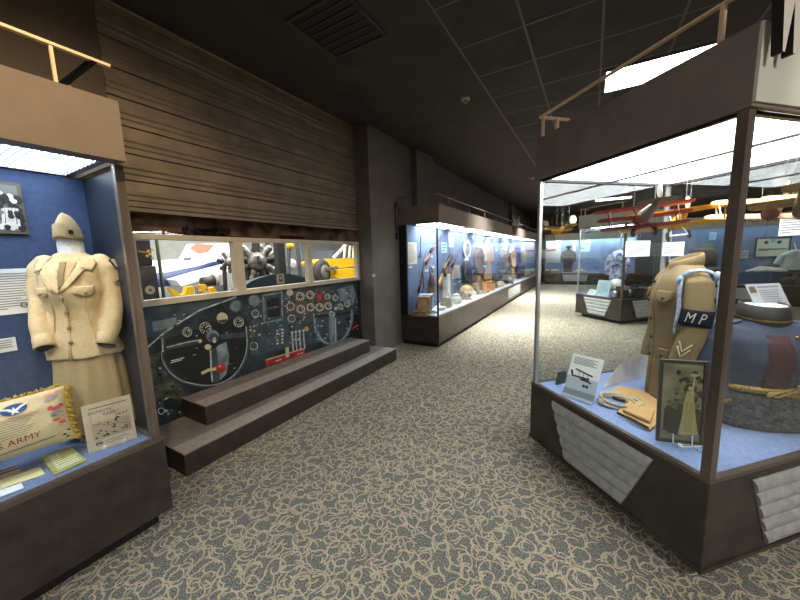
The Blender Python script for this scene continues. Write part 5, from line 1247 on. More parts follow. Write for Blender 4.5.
m = MB(); a, b_ = at_x(420.5, 258, -2.68), at_x(421, 236, -2.68); m.bar(a, b_, .02, .006); m.bar(a+V((0, -.04, .05)), a+V((0, .04, .05)), .02)
tag(m.build('sword_scabbard', mat('scabbard_slate', (92, 104, 130), .5)), 'slim grey scabbard upright on the blue wall left of the upper musket', 'scabbard')
# big props at the left end
def gbox(name, label, cat, px, py, w, d, h, m, x=None, rz=.2, z=FZ, parts=()):
    """boxy relic standing at the floor pixel"""
    p = fl(px, py, z) if x is None else at_x(px, py, x); t = thing(name, label, cat, (p.x, p.y, z), rz)
    MB().box(-d/2, d/2, -w/2, w/2, 0, h).build('body', m, t, bev=min(.01, h*.1))
    return t
t = gbox('stone_block', 'tan stone block at the left end of the long case floor', 'block', 421, 312.5, .34, .24, .085, mat('stone_tan', (150, 130, 98), .9, var=.2, scale=12, bump=.5, bscale=20))
t = gbox('ammunition_crate', 'pale wooden crate under a blue and white cloth near the standing musket', 'crate', 424.5, 307, .32, .2, .26, mat('crate_wood', (170, 142, 104), .7, var=.15, scale=10), rz=.35, z=FZ+.086)
o = t.location.copy(); 
cl = MB(); cl.loft([[V((.115*c+.012, .10+.12*s_*k, z_)) for c, s_ in ((-1, -1), (1.12, -1), (1.12, 1), (-1, 1))] for z_, k in ((.02, 1.25), (.12, 1.12), (.27, 1.0), (.275, .97))], sm=False)
c_ = remeshed(cl, 'draped_flag', mat('flag_blue_white', (214, 222, 226), .9, c2=(108, 150, 182), scale=9, stretch=(1, 2.5, .4)), None, .014, 3, .012); c_.location = o+V((0, 0, .0)); c_.rotation_euler = (0, 0, .35)
tag(c_, 'blue and white cloth draped over the pale crate in the long case', 'flag')
p = at_x(432, 290, -2.58); t = thing('leather_bag', 'brown leather bag hanging on the wall behind the crate', 'bag', (-2.62, p.y, FZ+.30))
m = MB(); m.loft([[V((.05*math.cos(a)*k+.03, .11*math.sin(a)*k2, z)) for a in (2*PI*i/20 for i in range(20))] for z, k, k2 in ((0, .9, 1.0), (.03, 1.2, 1.15), (.2, 1., .85), (.33, .6, .55), (.38, .3, .35))]); m.build('body', mat('leather_tan', (130, 84, 52), .5, var=.2, scale=12), t)
m = MB(); m.loft([[V((.055*math.cos(a)*k+.034, .112*math.sin(a)*k2, z)) for a in (2*PI*i/20 for i in range(20))] for z, k, k2 in ((.15, 1.08, .95), (.2, 1.05, .88), (.33, .64, .58), (.385, .3, .36))]); m.build('flap', mat('leather_brown', (96, 52, 40), .6), t)
m = MB(); m.tube([V((.03, -.06, .36)), V((.02, -.04, .5)), V((.02, .04, .5)), V((.03, .06, .36))], .009, 6); m.build('strap', MATS['leather_brown'], t)
# oval portrait
fr, w, h = wall_fr(463.3, 259, 470.3, 240.5, XW+.02); t = thing('oval_portrait', 'white oval framed portrait high on the wall of the long case', 'picture', tuple(fr.pt(w/2, h/2)))
m = MB(); fr2 = Frame(fr.pt(w/2, h/2), fr.u, fr.v)
for i in range(28):
    a0, a1 = 2*PI*i/28, 2*PI*(i+1)/28
    P = [fr2.pt(w/2*k*math.cos(a), h/2*k*math.sin(a)) for k, a in ((1, a0), (1, a1), (.72, a1), (.72, a0))]; m.prism(P, (.02, 0, 0))
m.build('frame', mat('frame_ivory', (222, 216, 204), .5), t, world=True)
m = MB(); m.disc(fr2, 0, 0, w*.38, .004, 0, 24, h/w); m.build('portrait_print', mat('portrait_tan', (178, 158, 128), .6, c2=(110, 96, 80), scale=14), t, world=True)
# simple dressed torsos
def far_uniform(name, label, px, zt, h, w, m, x=-2.46, rz=-.1, extra=None, mb_=None, legs=None, z0=None):
    """jacket on a stand: zt = collar height above the case floor"""
    w *= .8; y = at_x(px, 260, x).y; t = thing(name, label, 'uniform', (x, y, FZ), rz, 'uniforms on stands in the long case')
    b0 = zt-h
    T = Torso([(b0, w*.95, .13, 0), (b0+h*.4, w*.82, .11, 0), (b0+h*.7, w*.95, .13, 0), (b0+h*.86, w*.9, .1, 0), (b0+h*.95, w*.5, .08, 0), (zt, w*.34, .07, 0)])
    q_ = MB(); q_.loft(T.rings(b0, zt, 14, 24))
    for s in (-1, 1): q_.tube([V((0, s*w*.85, zt-h*.14)), V((0, s*w*1.2, zt-h*.3)), V((.02, s*w*1.28, zt-h*.6)), V((.06, s*w*1.15, zt-h*.9))], [w*.3, w*.34, w*.3, w*.25], 12)
    remeshed(q_, 'jacket', m, t, .02, 2, .012, px)
    MB().lathe([(w*.36, zt-.03), (w*.33, zt+.02)], (0, 0, 0), 16).build('collar', m, t)
    MB().lathe([(.05, zt-.02), (.045, zt+.05), (.03, zt+.06)], (0, 0, 0), 14).build('neck_form', MWF, t)
    q_ = MB(); T.patch(q_, [(-.06, b0+.02), (.08, b0+.02), (.08, zt-.08), (-.06, zt-.08)], .012); q_.build('front_placket', mb_ or m, t)
    for a in (.6, -.6): q_ = MB(); T.patch(q_, [(a-.3, b0+h*.62), (a+.3, b0+h*.62), (a+.3, b0+h*.72), (a-.3, b0+h*.72)], .014); q_.build('pocket_flap', mb_ or m, t)
    MB().lathe([(.016, 0), (.016, b0+.05)], seg=8).build('stand_pole', M_STEEL, t)
    MB().lathe([(.13, 0), (.13, .012), (.02, .018)], seg=20).build('stand_base', M_STEEL, t)
    if legs is not None:
        q_ = MB(); q_.loft([[V((.1*k*math.cos(a), w*.85*k*math.sin(a), z)) for a in (2*PI*i/20 for i in range(20))] for z, k in ((.04, 1.1), (b0*.6, 1.), (b0+.04, .95))]); q_.build('trousers', legs, t)
    return t
MBR = M_cloth('wool_brown', (118, 98, 70)); MBR2 = M_cloth('wool_olive', (134, 112, 82)); MLT = M_cloth('cotton_tan', (190, 168, 132)); MVI = M_cloth('dress_violet', (104, 108, 168)); MPI = M_cloth('cloth_pinkish', (206, 176, 160)); MDN = M_cloth('wool_dark', (64, 62, 66))
far_uniform('uniform_jacket', 'dark short jacket under the oval portrait', 466.5, .86, .5, .17, MDN, legs=MBR)
far_uniform('uniform_jacket', 'first brown wool uniform under the white poster', 478.5, 1.16, .66, .21, MBR, legs=MBR2)
far_uniform('uniform_jacket', 'second brown uniform in the middle of the long case', 505.3, 1.08, .62, .34, MBR2, legs=None)
far_uniform('uniform_jacket', 'pinkish shirt right of the second brown uniform', 512, 1.2, .7, .2, MPI, legs=MLT)
far_uniform('uniform_dress', 'blue violet dress beside the pinkish shirt', 517, 1.28, .8, .22, MVI, legs=MDN)
far_uniform('uniform_jacket', 'tan jacket right of the blue violet dress', 522.5, 1.2, .72, .24, MLT, legs=MDN)
far_uniform('uniform_jacket', 'pale shirt hanging above the aqua shelf unit', 533, 1.3, .42, .36, mat('shirt_pale', (216, 206, 190), .9), rz=-.25, x=-2.5)
# long pale robe, orange box at its foot
y = at_x(488, 260, -2.55).y; t = thing('flight_robe', 'long pale orange robe hanging between the brown uniforms', 'robe', (-2.56, y, FZ), -.2, )
q_ = MB(); q_.loft([[V((.08*k*math.cos(a), .2*k2*math.sin(a)+.012*math.sin(6*a)*0, z)) for a in (2*PI*i/24 for i in range(24))] for z, k, k2 in ((.28, 1.15, 1.0), (.7, 1., .9), (1.1, 1., .95), (1.3, .8, .75), (1.42, .5, .3))])
for s in (-1, 1): q_.tube([V((0, s*.13, 1.28)), V((.02, s*.21, 1.05)), V((.05, s*.2, .78))], [.07, .065, .06], 10)
remeshed(q_, 'gown', M_cloth('robe_peach', (224, 190, 150), .12), t, .02, 2, .014, 4)
MB().lathe([(.05, 1.38), (.06, 1.44), (.04, 1.46)], (0, 0, 0), 14).build('collar', mat('robe_ivory', (226, 216, 200), .9), t); MB().lathe([(.016, 0), (.016, .32)], seg=8).build('stand_pole', M_STEEL, t); MB().lathe([(.12, 0), (.12, .012), (.02, .018)], seg=18).build('stand_base', M_STEEL, t)
# floor relics -------------------------------------------------------------
def helmet(label, px, py, c, s=1., z=FZ, cat='helmet', name='steel_helmet', x=None, stand=.0):
    p = fl(px, py, z) if x is None else at_x(px, py, x); t = thing(name, label, cat, (p.x, p.y, z), .3)
    m = MB(); m.loft([[V((r*1.15*s*math.cos(a), r*s*math.sin(a), stand+h*s-.012*s*math.cos(2*a)*(h < .03))) for a in (2*PI*i/20 for i in range(20))] for r, h in ((.135, .0), (.138, .008), (.115, .03), (.11, .08), (.088, .125), (.05, .15), (.01, .158))]); m.build('shell', c, t)
    m = MB(); m.tube([V((0, -.11*s, stand+.012)), V((.03*s, -.08*s, stand+.004)), V((.05*s, 0, stand+.003)), V((.03*s, .08*s, stand+.004)), V((0, .11*s, stand+.012))], .006*s, 6); m.build('chin_strap', MATS['leather_brown'], t)
    if stand: MB().lathe([(.05, 0), (.05, .008), (.02, .012), (.02, stand), (.06, stand+.02)], seg=14).build('stand', M_STEEL, t)
    return t
def lat(name, label, cat, px, py, prof, m, cap=None, z=FZ, x=None, seg=16, capname='cap'):
    p = fl(px, py, z) if x is None else at_x(px, py, x); t = thing(name, label, cat, (p.x, p.y, z))
    MB().lathe(prof, seg=seg).build('body', m, t)
    if cap: MB().lathe(cap[0], seg=seg).build(capname, cap[1], t)
    return t
def canteen(label, px, py, c, s=1.):
    p = fl(px, py, FZ); t = thing('canteen', label, 'canteen', (p.x, p.y, FZ), .5)
    MB().lathe([(.02, -.035), (.075, -.03), (.09, 0), (.075, .03), (.02, .035)], (0, 0, .088*s), 20, ax=(1, 0, .15)).build('body', c, t)
    MB().lathe([(.018, .17), (.018, .205), (.012, .21)], seg=10).build('cap', M_STEEL, t)
    m = MB(); m.tube([V((.0, -.085, .1)), V((.05, -.11, .03)), V((.09, -.02, .007)), V((.05, .1, .03)), V((0, .085, .1))], .008, 6); m.build('strap', MATS['leather_brown'], t); return t
def open_book(name, label, cat, px, py, m, w=.2, rz=.3, tilt=.5, h=.26, lines_=True):
    p = fl(px, py, FZ); t = thing(name, label, cat, (p.x, p.y, FZ), rz)
    fr = Frame((0, -w/2, .001), (0, 1, 0), (-math.sin(tilt)*1., 0, math.cos(tilt))); m_ = MB(); m_.fbox(fr, 0, w, 0, h, -.006, 0); m_.build('card', m, t)
    l = MB(); lines(l, fr, w*.12, w*.88, h*.12, h*.88, 7, .0006, 0, seed=int(px)); l.build('printed_lines', M_INK, t)
    l = MB(); q0 = fr.pt(w/2, h*.6, -.006); l.bar(q0, (q0.x-.06, 0, .0), .012); l.build('prop', M_STEEL, t); return t
def boots(label, px, py, c):
    p = fl(px, py, FZ); t = thing('leather_boot', label, 'boot', (p.x, p.y, FZ), .4)
    m = MB(); m.loft([[V((x_+a_*math.cos(a), .045*k*math.sin(a), z)) for a in (2*PI*i/16 for i in range(16))] for z, x_, a_, k in ((.0, .05, .13, 1.), (.05, .045, .125, 1.05), (.09, .01, .08, .95), (.14, -.01, .058, .95), (.3, -.01, .06, 1.05), (.305, -.01, .05, .9))]); m.build('upper', c, t)
    MB().box(-.085, .185, -.045, .045, 0, .016).build('sole', M_BLACK, t); return t
G1 = mat('relic_olive', (104, 104, 78), .6, var=.15, scale=12); G2 = mat('relic_tan', (184, 158, 112), .7, var=.15, scale=12); G3 = mat('relic_white', (222, 220, 212), .6); G4 = mat('relic_grey', (120, 122, 122), .5, .3); G5 = mat('relic_brown', (112, 78, 56), .6, var=.2, scale=12)
G6 = mat('relic_orange', (224, 138, 52), .5); G7 = mat('relic_aqua', (90, 186, 206), .5); G8 = mat('relic_steel', (176, 180, 184), .3, .7); G9 = mat('relic_cream', (214, 200, 168), .7); G0 = mat('relic_black', (44, 42, 42), .5)
for px, py, lb in ((433, 312.5, 'short book leaning at the glass near the case corner'), (441, 313, 'white card closest to the glass right of the corner post'), (447, 308, 'white card beside the first grey dish'), (455, 305, 'pale card in front of the glass jar'), (463, 301, 'white card in front of the tan helmets'), (471, 297, 'white card left of the orange canister'), (491, 290.5, 'white card right of the orange canister'), (499, 287, 'cream card near the middle of the long case floor'), (520, 278.5, 'white card toward the far end of the long case')):
    open_book('document_card', lb, 'card', px, py, G9 if 'pale' in lb or 'cream' in lb or 'book' in lb else G3, tilt=1.1, w=.22, h=.2)
lat('cartridge_drum', 'grey green drum standing right of the fanned rifles', 'drum', 446.3, 301, [(.09, 0), (.1, .01), (.1, .16), (.09, .17)], G1, ([(.09, .17), (.08, .2), (.02, .21)], G4))
p = at_x(447, 290, -2.62); gbox('display_block', 'tall white stepped block under the fanned rifles', 'block', 446.5, 296, .16, .12, .62, G3, x=-2.6, rz=0)
lat('glass_jar', 'round pale glass jar with lid on the long case floor', 'jar', 456, 299, [(.08, 0), (.11, .03), (.11, .12), (.07, .16)], mat('jar_pale', (170, 186, 186), .15), ([(.075, .16), (.075, .2), (.02, .21)], G8))
lat('metal_dish', 'first grey metal dish in front of the drum', 'dish', 447, 305, [(.08, 0), (.12, .035), (.125, .04), (.075, .01)], G8)
lat('mess_tin', 'round tin with handle between the jar and tan helmets', 'tin', 463.2, 294.5, [(.1, 0), (.105, .08), (.1, .085)], G8, ([(.1, .085), (.06, .11), (.015, .115)], G4))
helmet('first round tan helmet on a stand below the dark jacket', 466.5, 291.5, G2, 1.2, stand=.14); helmet('second brown helmet on a stand left of the orange canister', 475.8, 287.5, G5, 1.2, stand=.14)
canteen('round olive canteen in front of the tan helmet', 469, 295, G1); canteen('grey canteen left of the orange canister', 478, 290.8, G4)
lat('orange_canister', 'bright orange cylinder standing near the glass', 'canister', 483.3, 293.5, [(.085, 0), (.09, .01), (.09, .3), (.085, .31)], G6, ([(.05, .31), (.05, .34), (.02, .345)], G5))
gbox('orange_crate', 'orange box at the foot of the long pale robe', 'box', 490, 281, .3, .22, .26, G6, rz=.2)
MB_t = thing('pole_lamp', 'thin black post with pale blue top left of the robe', 'post', tuple(fl(482.4, 288, FZ))); MB().lathe([(.015, 0), (.015, .62)], seg=10).build('post', M_BLACK, MB_t); MB().lathe([(.08, 0), (.08, .012), (.02, .016)], seg=16).build('base', M_BLACK, MB_t); MB().lathe([(.02, .62), (.14, .66), (.15, .7), (.02, .72)], seg=18).build('blue_top', mat('relic_sky', (130, 170, 205), .5), MB_t)
boots('dark leather boot right of the orange canister', 488, 290, G0); boots('brown leather boot in front of the orange box', 494.5, 286.5, G5)
helmet('olive helmet in front of the orange box', 493, 283.8, G1, 1.1); helmet('pale helmet at the glass in the middle of the long case', 500, 283, G9, 1.1); helmet('dark helmet below the second brown uniform', 503, 278.5, G0, 1.3, stand=.1); helmet('grey steel helmet right of the dark helmet', 508, 277.5, G4, 1.3)
lat('white_bottle', 'tall silver white bottle near the far end of the long case', 'bottle', 514.5, 279, [(.08, 0), (.085, .02), (.085, .34), (.03, .46), (.03, .56)], mat('bottle_white', (214, 224, 230), .25), ([(.035, .56), (.035, .62), (.01, .63)], G8))
lat('brown_jug', 'brown jug right of the tall silver bottle', 'jug', 519, 276, [(.1, 0), (.14, .1), (.13, .22), (.05, .3), (.05, .36)], G5)
lat('cream_jug', 'cream jug beside the aqua shelf unit', 'jug', 524, 274.5, [(.1, 0), (.14, .12), (.12, .25), (.06, .34), (.07, .38)], G9)
lat('shell_case', 'brass shell case left of the tall silver bottle', 'shell', 510.8, 281.5, [(.055, 0), (.055, .3), (.045, .32)], MATS['brass'], ([(.045, .32), (.035, .4), (.01, .47)], G4), capname='nose')
gbox('ammunition_box', 'olive metal box between the helmets and silver bottle', 'box', 506, 283.5, .3, .16, .16, G1); gbox('radio_set', 'dark radio box left of the mess tin', 'box', 459.6, 291, .22, .18, .2, G0, rz=.1)
gbox('wooden_box', 'small brown wooden box near the jar', 'box', 451, 303, .16, .12, .07, G5)
# smaller relics crowding the floor, nearer the glass
def relic(kind, label, px, py, m, s=1.):
    p = fl(px, py, FZ)
    if kind == 'bowl': return lat('enamel_bowl', label, 'bowl', px, py, [(.05*s, 0), (.1*s, .05*s), (.105*s, .055*s), (.06*s, .015*s)], m)
    if kind == 'cup': return lat('metal_cup', label, 'cup', px, py, [(.04*s, 0), (.045*s, .09*s), (.04*s, .09*s), (.035*s, .02)], m)
    if kind == 'bottle': return lat('small_bottle', label, 'bottle', px, py, [(.035*s, 0), (.04*s, .02), (.04*s, .12*s), (.015*s, .17*s), (.016*s, .2*s)], m)
    if kind == 'box': return gbox('small_box', label, 'box', px, py, .16*s, .1*s, .09*s, m, rz=.4)
    if kind == 'book': return gbox('closed_book', label, 'book', px, py, .2*s, .14*s, .035*s, m, rz=.3)
    if kind == 'tray': return gbox('relic_tray', label, 'tray', px, py, .3*s, .16*s, .03, m, rz=.1)
    if kind == 'frame':
        t = open_book('framed_photo', label, 'picture', px, py, m, w=.17*s, h=.22*s, tilt=.35); return t
for a in (('bowl', 'white enamel bowl right behind the corner post', 440.5, 310, G3, 1.1), ('box', 'small olive box beside the white enamel bowl', 443.5, 307.5, G1, 1.2), ('cup', 'steel cup in front of the grey green drum', 450.5, 306.5, G8, 1.), ('frame', 'small brown framed photo behind the steel cup', 452.5, 300, G5, 1.2),
          ('tray', 'long white tray in front of the radio box', 460, 300.5, G3, 1.), ('bottle', 'dark small bottle left of the radio box', 457.5, 296, G0, 1.1), ('cup', 'white cup in front of the mess tin', 466, 299, G3, 1.), ('book', 'tan closed book in front of the canteens', 473.5, 294, G2, 1.), ('box', 'white small box between the two canteens', 473.3, 291.5, G3, 1.1),
          ('bottle', 'steel bottle right of the grey canteen', 480.2, 288, G8, 1.4), ('bowl', 'grey bowl at the foot of the orange canister', 487, 292.5, G4, 1.), ('frame', 'pale framed photo behind the brown boot', 491.5, 284.5, G9, 1.3), ('box', 'brown small box right of the brown boot', 497.5, 285.5, G5, 1.2), ('tray', 'cream tray in front of the olive metal box', 503, 285, G9, 1.1), ('cup', 'black cup right of the cream tray', 506.5, 283.8, G0, 1.1),
          ('book', 'grey closed book behind the olive metal box', 504, 281, G4, 1.2), ('bottle', 'olive small bottle left of the brass shell case', 508.8, 281.8, G1, 1.5), ('frame', 'white framed photo right of the tall silver bottle', 516.8, 278.5, G3, 1.4), ('box', 'olive small box in front of the brown jug', 519, 278, G1, 1.3), ('bowl', 'white bowl in front of the cream jug', 523, 277, G3, 1.2), ('box', 'steel small box left of the cream jug', 521.5, 274.8, G4, 1.4),
          ('tray', 'dark tray in front of the cream boxes', 529, 276.2, G0, 1.2), ('cup', 'brass coloured cup on the long case floor by the dark tray', 526, 276.2, MATS['brass'], 1.2), ('book', 'white closed book closest to the far end of the long case', 533.5, 274.2, G3, 1.4)):
    relic(*a)
# glass shelf
t = thing('glass_shelf', 'long clear glass shelf across the uniforms in the long case', 'shelf', (-2.5, 9.4, FZ+.6))
MB().box(-.16, .0, -2.1, 2.3, 0, .008).build('pane', M_GLASS, t)
MB().box(0, .004, -2.1, 2.3, -.001, .009).build('edge', mat('glass_edge', (190, 206, 200), .3), t)
for y in (-1.9, -.6, .8, 2.1): MB().bar((-.15, y, -.6), (-.15, y, 0), .014).build('upright', M_STEEL, t)
# aqua shelf unit and cream boxes at the far end
p = at_x(530, 266, -2.5); y0, y1_ = at_x(524.5, 266, -2.45).y, at_x(537, 266, -2.45).y
t = thing('shelf_unit', 'aqua blue shelf unit standing at the far end of the long case', 'shelves', (-2.5, (y0+y1_)/2, FZ)); L = (y1_-y0)/2
MB().box(-.1, -.08, -L, L, .3, .85).build('back', mat('shelf_teal', (52, 110, 150), .6), t)
for k in range(4): MB().box(-.1, .1, -L+2*L*k/3-.02*(k > 0), -L+2*L*k/3+.02, .0, .85).build('upright', G7, t)
for k in range(5): MB().box(-.08, .1, -L+.02, L-.02, .3+.13*k, .32+.13*k).build('shelf', G7, t)
for k, lb in enumerate(('cream box under the left of the aqua shelf unit', 'cream box under the middle of the aqua shelf unit', 'cream box under the right of the aqua shelf unit')):
    t2 = thing('cream_box', lb, 'box', (-2.3, (y0+y1_)/2-L+L/3+2*L/3*k, FZ)); MB().box(-.08, .08, -L*.28, L*.28, 0, .27).build('body', G9, t2, bev=.008); MB().box(-.085, .085, -L*.29, L*.29, .22, .275).build('lid', G3, t2); MB().box(.08, .084, -L*.12, L*.12, .06, .17).build('dark_label', G5, t2)
# skull-like ornament on the rail of the long case
p = at_x(515.5, 222, -2.06); t = thing('eagle_ornament', 'pale metal eagle ornament fixed over the canopy of the long case', 'ornament', (-2.085, p.y, 2.1))
me_ = mat('eagle_pale', (112, 100, 82), .5, .2); m = MB(); m.loft([[V((.05*k*math.cos(a)+.03, .12*k*math.sin(a), z)) for a in (2*PI*i/14 for i in range(14))] for z, k in ((.0, .4), (.12, .9), (.3, 1.1), (.42, .7), (.52, .6), (.6, .2))]); m.build('body', me_, t)
for s in (-1, 1):
    m = MB(); m.prism([V((.02, s*.08, .2)), V((.02, s*.5, .3)), V((.02, s*.55, .62)), V((.02, s*.3, .5)), V((.02, s*.1, .42))], (.03, 0, 0)); m.build('wing', me_, t)
# ================================================================== middle case, far cases: what shows through the glass
RO = (.575, 8.0, 0)
def ris(a, b_, z=0): return isl(a, b_, z, RO)
def rthing(name, label, cat, a, b_, rz=0.): return thing(name, label, cat, tuple(ris(a, b_))[:2]+(FZ,), rz)
t = rthing('photo_sheet', 'pale blue photo sheet leaning at the left front of the middle case', 'photo', .12, .62, ROT)
fr = Frame((0, .16, 0), (0, -1, 0), (.25, 0, 1)); MB().fbox(fr, 0, .34, 0, .36, -.006, 0).build('card', mat('sheet_pale_blue', (196, 216, 226), .6), t); m = MB(); lines(m, fr, .04, .3, .05, .3, 6, .001, 0); m.build('printed_lines', mat('sheet_blue_ink', (130, 160, 185), .7), t)
t = rthing('white_helmet', 'white helmet on a pad behind the pale blue sheet', 'helmet', .4, .5); MB().lathe([(.15, .16), (.17, .18), (.15, .28), (.09, .36), (.01, .38)], seg=20).build('shell', G3, t); MB().lathe([(.1, 0), (.1, .17)], seg=16).build('stand', M_STEEL, t); MB().lathe([(.155, .16), (.175, .175), (.16, .19)], seg=20).build('rim', G9, t)
def camera_(label, a, b_, c, s=1.):
    t = rthing('old_camera', label, 'camera', a, b_, ROT)
    MB().box(-.1*s, .1*s, -.13*s, .13*s, 0, .2*s).build('body', c, t, bev=.01); MB().lathe([(.07*s, 0), (.07*s, .06*s), (.05*s, .08*s)], (-.1*s, 0, .1*s), 18, ax=(-1, 0, 0)).build('lens', G8, t); MB().box(-.05*s, .05*s, -.05*s, .05*s, .2*s, .25*s).build('viewfinder', c, t)
camera_('black box camera with bright lens in the middle case', .12, .16, G0); camera_('second black camera toward the right of the middle case', .42, .1, G0, 1.1)
t = rthing('uniform_jacket', 'blue patterned blouse on a stand in the middle case', 'uniform', .55, .62, ROT+PI)
q_ = MB(); q_.loft([[V((.12*k*math.cos(a), .19*k*math.sin(a), z)) for a in (2*PI*i/20 for i in range(20))] for z, k in ((.35, 1), (.6, .85), (.85, 1.), (.95, .8), (1.0, .35))]); 
for s in (-1, 1): q_.tube([V((0, s*.16, .9)), V((.02, s*.24, .7)), V((.05, s*.22, .45))], [.07, .065, .055], 10)
remeshed(q_, 'blouse', mat('blouse_blue_white', (196, 204, 220), .8, c2=(52, 70, 140), scale=14), t, .02, 2, .01); MB().lathe([(.1, 0), (.1, .01), (.015, .02), (.015, .4)], seg=14).build('stand', M_STEEL, t)
q_ = MB(); q_.loft([[V((.11*k*math.cos(a), .17*k*math.sin(a), z)) for a in (2*PI*i/20 for i in range(20))] for z, k in ((.06, 1.25), (.2, 1.1), (.37, .9))]); q_.build('skirt', M_cloth('skirt_rust', (130, 92, 66)), t)
t = rthing('leather_case', 'brown leather case on the floor of the middle case', 'case', .7, .25, .6); MB().box(-.1, .1, -.16, .16, 0, .18).build('body', G5, t, bev=.01); m = MB(); m.tube([(0, -.05, .18), (0, -.04, .22), (0, .04, .22), (0, .05, .18)], .008, 6); m.build('handle', G0, t)
t = rthing('information_card', 'small white card at the front corner of the middle case', 'card', .07, .86, ROT); fr = Frame((0, .1, 0), (0, -1, 0), (.8, 0, 1)); MB().fbox(fr, 0, .2, 0, .15, -.005, 0).build('card', M_WHITE, t); m = MB(); lines(m, fr, .02, .18, .02, .13, 4, .001, 0); m.build('printed_lines', M_INK, t)
t = rthing('folded_cloth', 'tan folded cloth behind the black camera in the middle case', 'cloth', .3, .3); MB().box(-.12, .12, -.1, .1, 0, .1).build('layer', G2, t, bev=.02); MB().box(-.11, .11, -.09, .09, .1, .15).build('layer', G9, t, bev=.02)

# Vietnam wall case
YV = 11.9+.56-.004
def vcard(name, label, cat, px0, py0, px1, py1, m, nl=0, seed=1, y=YV, th=.01):
    a, b_ = at_y(px0, py1, y), at_y(px1, py0, y); fr = Frame((a.x, y, a.z), (1, 0, 0), (0, 0, 1)); w, h = b_.x-a.x, b_.z-a.z
    t = thing(name, label, cat, tuple(fr.pt(w/2, h/2)))
    MB().fbox(fr, 0, w, 0, h, 0, th).build('card', m, t, world=True)
    if nl: l = MB(); lines(l, fr, w*.12, w*.88, h*.12, h*.88, nl, th+.001, 0, seed=seed); l.build('printed_lines', M_INK, t, world=True)
    return t, fr, w, h
t, fr, w, h = vcard('framed_display', 'dark framed pale board with two round dark discs on the Vietnam case wall', 'picture', 755, 237.5, 789.5, 256.5, mat('board_pale', (214, 216, 196), .6))
m = MB()
for a in ((-.03, w+.03, -.03, 0), (-.03, w+.03, h, h+.03), (-.03, 0, 0, h), (w, w+.03, 0, h)): m.fbox(fr, *a, 0, .03)
m.build('frame', mat('frame_charcoal', (48, 46, 46), .5), t, world=True)
m = MB(); 
for a in (.3, .7): m.disc(fr, w*a, h*.78, .045, .012, 0, 14)
m.fbox(fr, w*.42, w*.58, h*.78, h*.97, .01, .013, 1); m.fbox(fr, w*.06, w*.95, h*.36, h*.44, .01, .013, 2); m.fbox(fr, w*.1, w*.4, h*.32, h*.36, .01, .013, 2)
m.build('mounted_items', [G0, mat('ribbon_aqua', (120, 170, 196), .7), G4], t, world=True)
vcard('label_card', 'grey white card left of the framed board on the Vietnam case wall', 'label', 739, 250.5, 748.5, 258.5, mat('card_grey', (196, 200, 204), .7), 4, 3)
vcard('label_card', 'small white label low on the Vietnam case wall', 'label', 733, 266, 738, 270, M_WHITE, 2, 4)
vcard('poster', 'green edged picture behind the dark felt hat', 'picture', 700, 243.5, 714, 257.5, mat('poster_green', (150, 176, 120), .6, c2=(96, 128, 110), scale=3), 0)
vcard('poster', 'pale blue square poster above the green edged picture', 'poster', 709, 232, 716.5, 240, MBP, 3, 5)
m = MB(); p = at_y(795, 260, 12.3); t = thing('white_shirt', 'white folded shirt on a hanger in the Vietnam case', 'shirt', (p.x, 12.32, p.z-.3))
q_ = MB(); q_.loft([[V((.26*k*math.cos(a), .08*math.sin(a), z)) for a in (2*PI*i/20 for i in range(20))] for z, k in ((.05, .9), (.35, .95), (.5, .8), (.56, .3))]); q_.tube([V((-.22, 0, .45)), V((-.33, -.03, .2))], [.08, .07], 10); q_.tube([V((.22, 0, .45)), V((.33, -.03, .2))], [.08, .07], 10)
remeshed(q_, 'shirt_body', mat('shirt_white', (222, 226, 228), .85), t, .025, 2, .012); MB().bar((0, 0, .55), (0, .12, .72), .012).build('hanger', M_STEEL, t)
t = thing('vietnam_shelf', 'long glass shelf inside the Vietnam case', 'shelf', (4.0, 12.25, FZ+.32)); MB().box(-1.4, 1.6, -.15, .15, 0, .012).build('pane', mat('shelf_glass_green', (120, 140, 140), .2), t)
for x in (-1.3, .1, 1.5): MB().bar((x, .1, -.32), (x, .1, 0), .02).build('upright', M_STEEL, t)
t = thing('folded_parachute', 'crumpled white cloth lying on the glass shelf of the Vietnam case', 'cloth', (at_y(765, 280, 12.2).x, 12.2, FZ+.334))
q_ = MB(); q_.loft([[V((.42*k*math.cos(a), .12*k*math.sin(a), z)) for a in (2*PI*i/24 for i in range(24))] for z, k in ((0, 1), (.05, .95), (.1, .6), (.14, .2))]); remeshed(q_, 'cloth_pile', G3, t, .025, 1, .04, 5, 6)
t = thing('dark_helmet', 'dark helmet on the case floor right of the crumpled white cloth', 'helmet', (at_y(783, 290, 12.2).x, 12.15, FZ)); MB().lathe([(.17, 0), (.18, .02), (.16, .12), (.09, .2), (.01, .22)], seg=18).build('shell', G0, t); MB().lathe([(.172, .0), (.185, .01), (.175, .03)], seg=18).build('rim', G4, t)
t = thing('field_pack', 'dark olive field pack standing in the Vietnam case', 'pack', (4.6, 12.2, FZ)); MB().box(-.2, .2, -.1, .1, 0, .3).build('bag', G1, t, bev=.03); MB().box(-.14, .14, -.14, -.1, .04, .2).build('pocket', G1, t, bev=.02)
for x in (-.1, .1): MB().box(x-.015, x+.015, -.145, -.1, 0, .3).build('strap', G5, t)

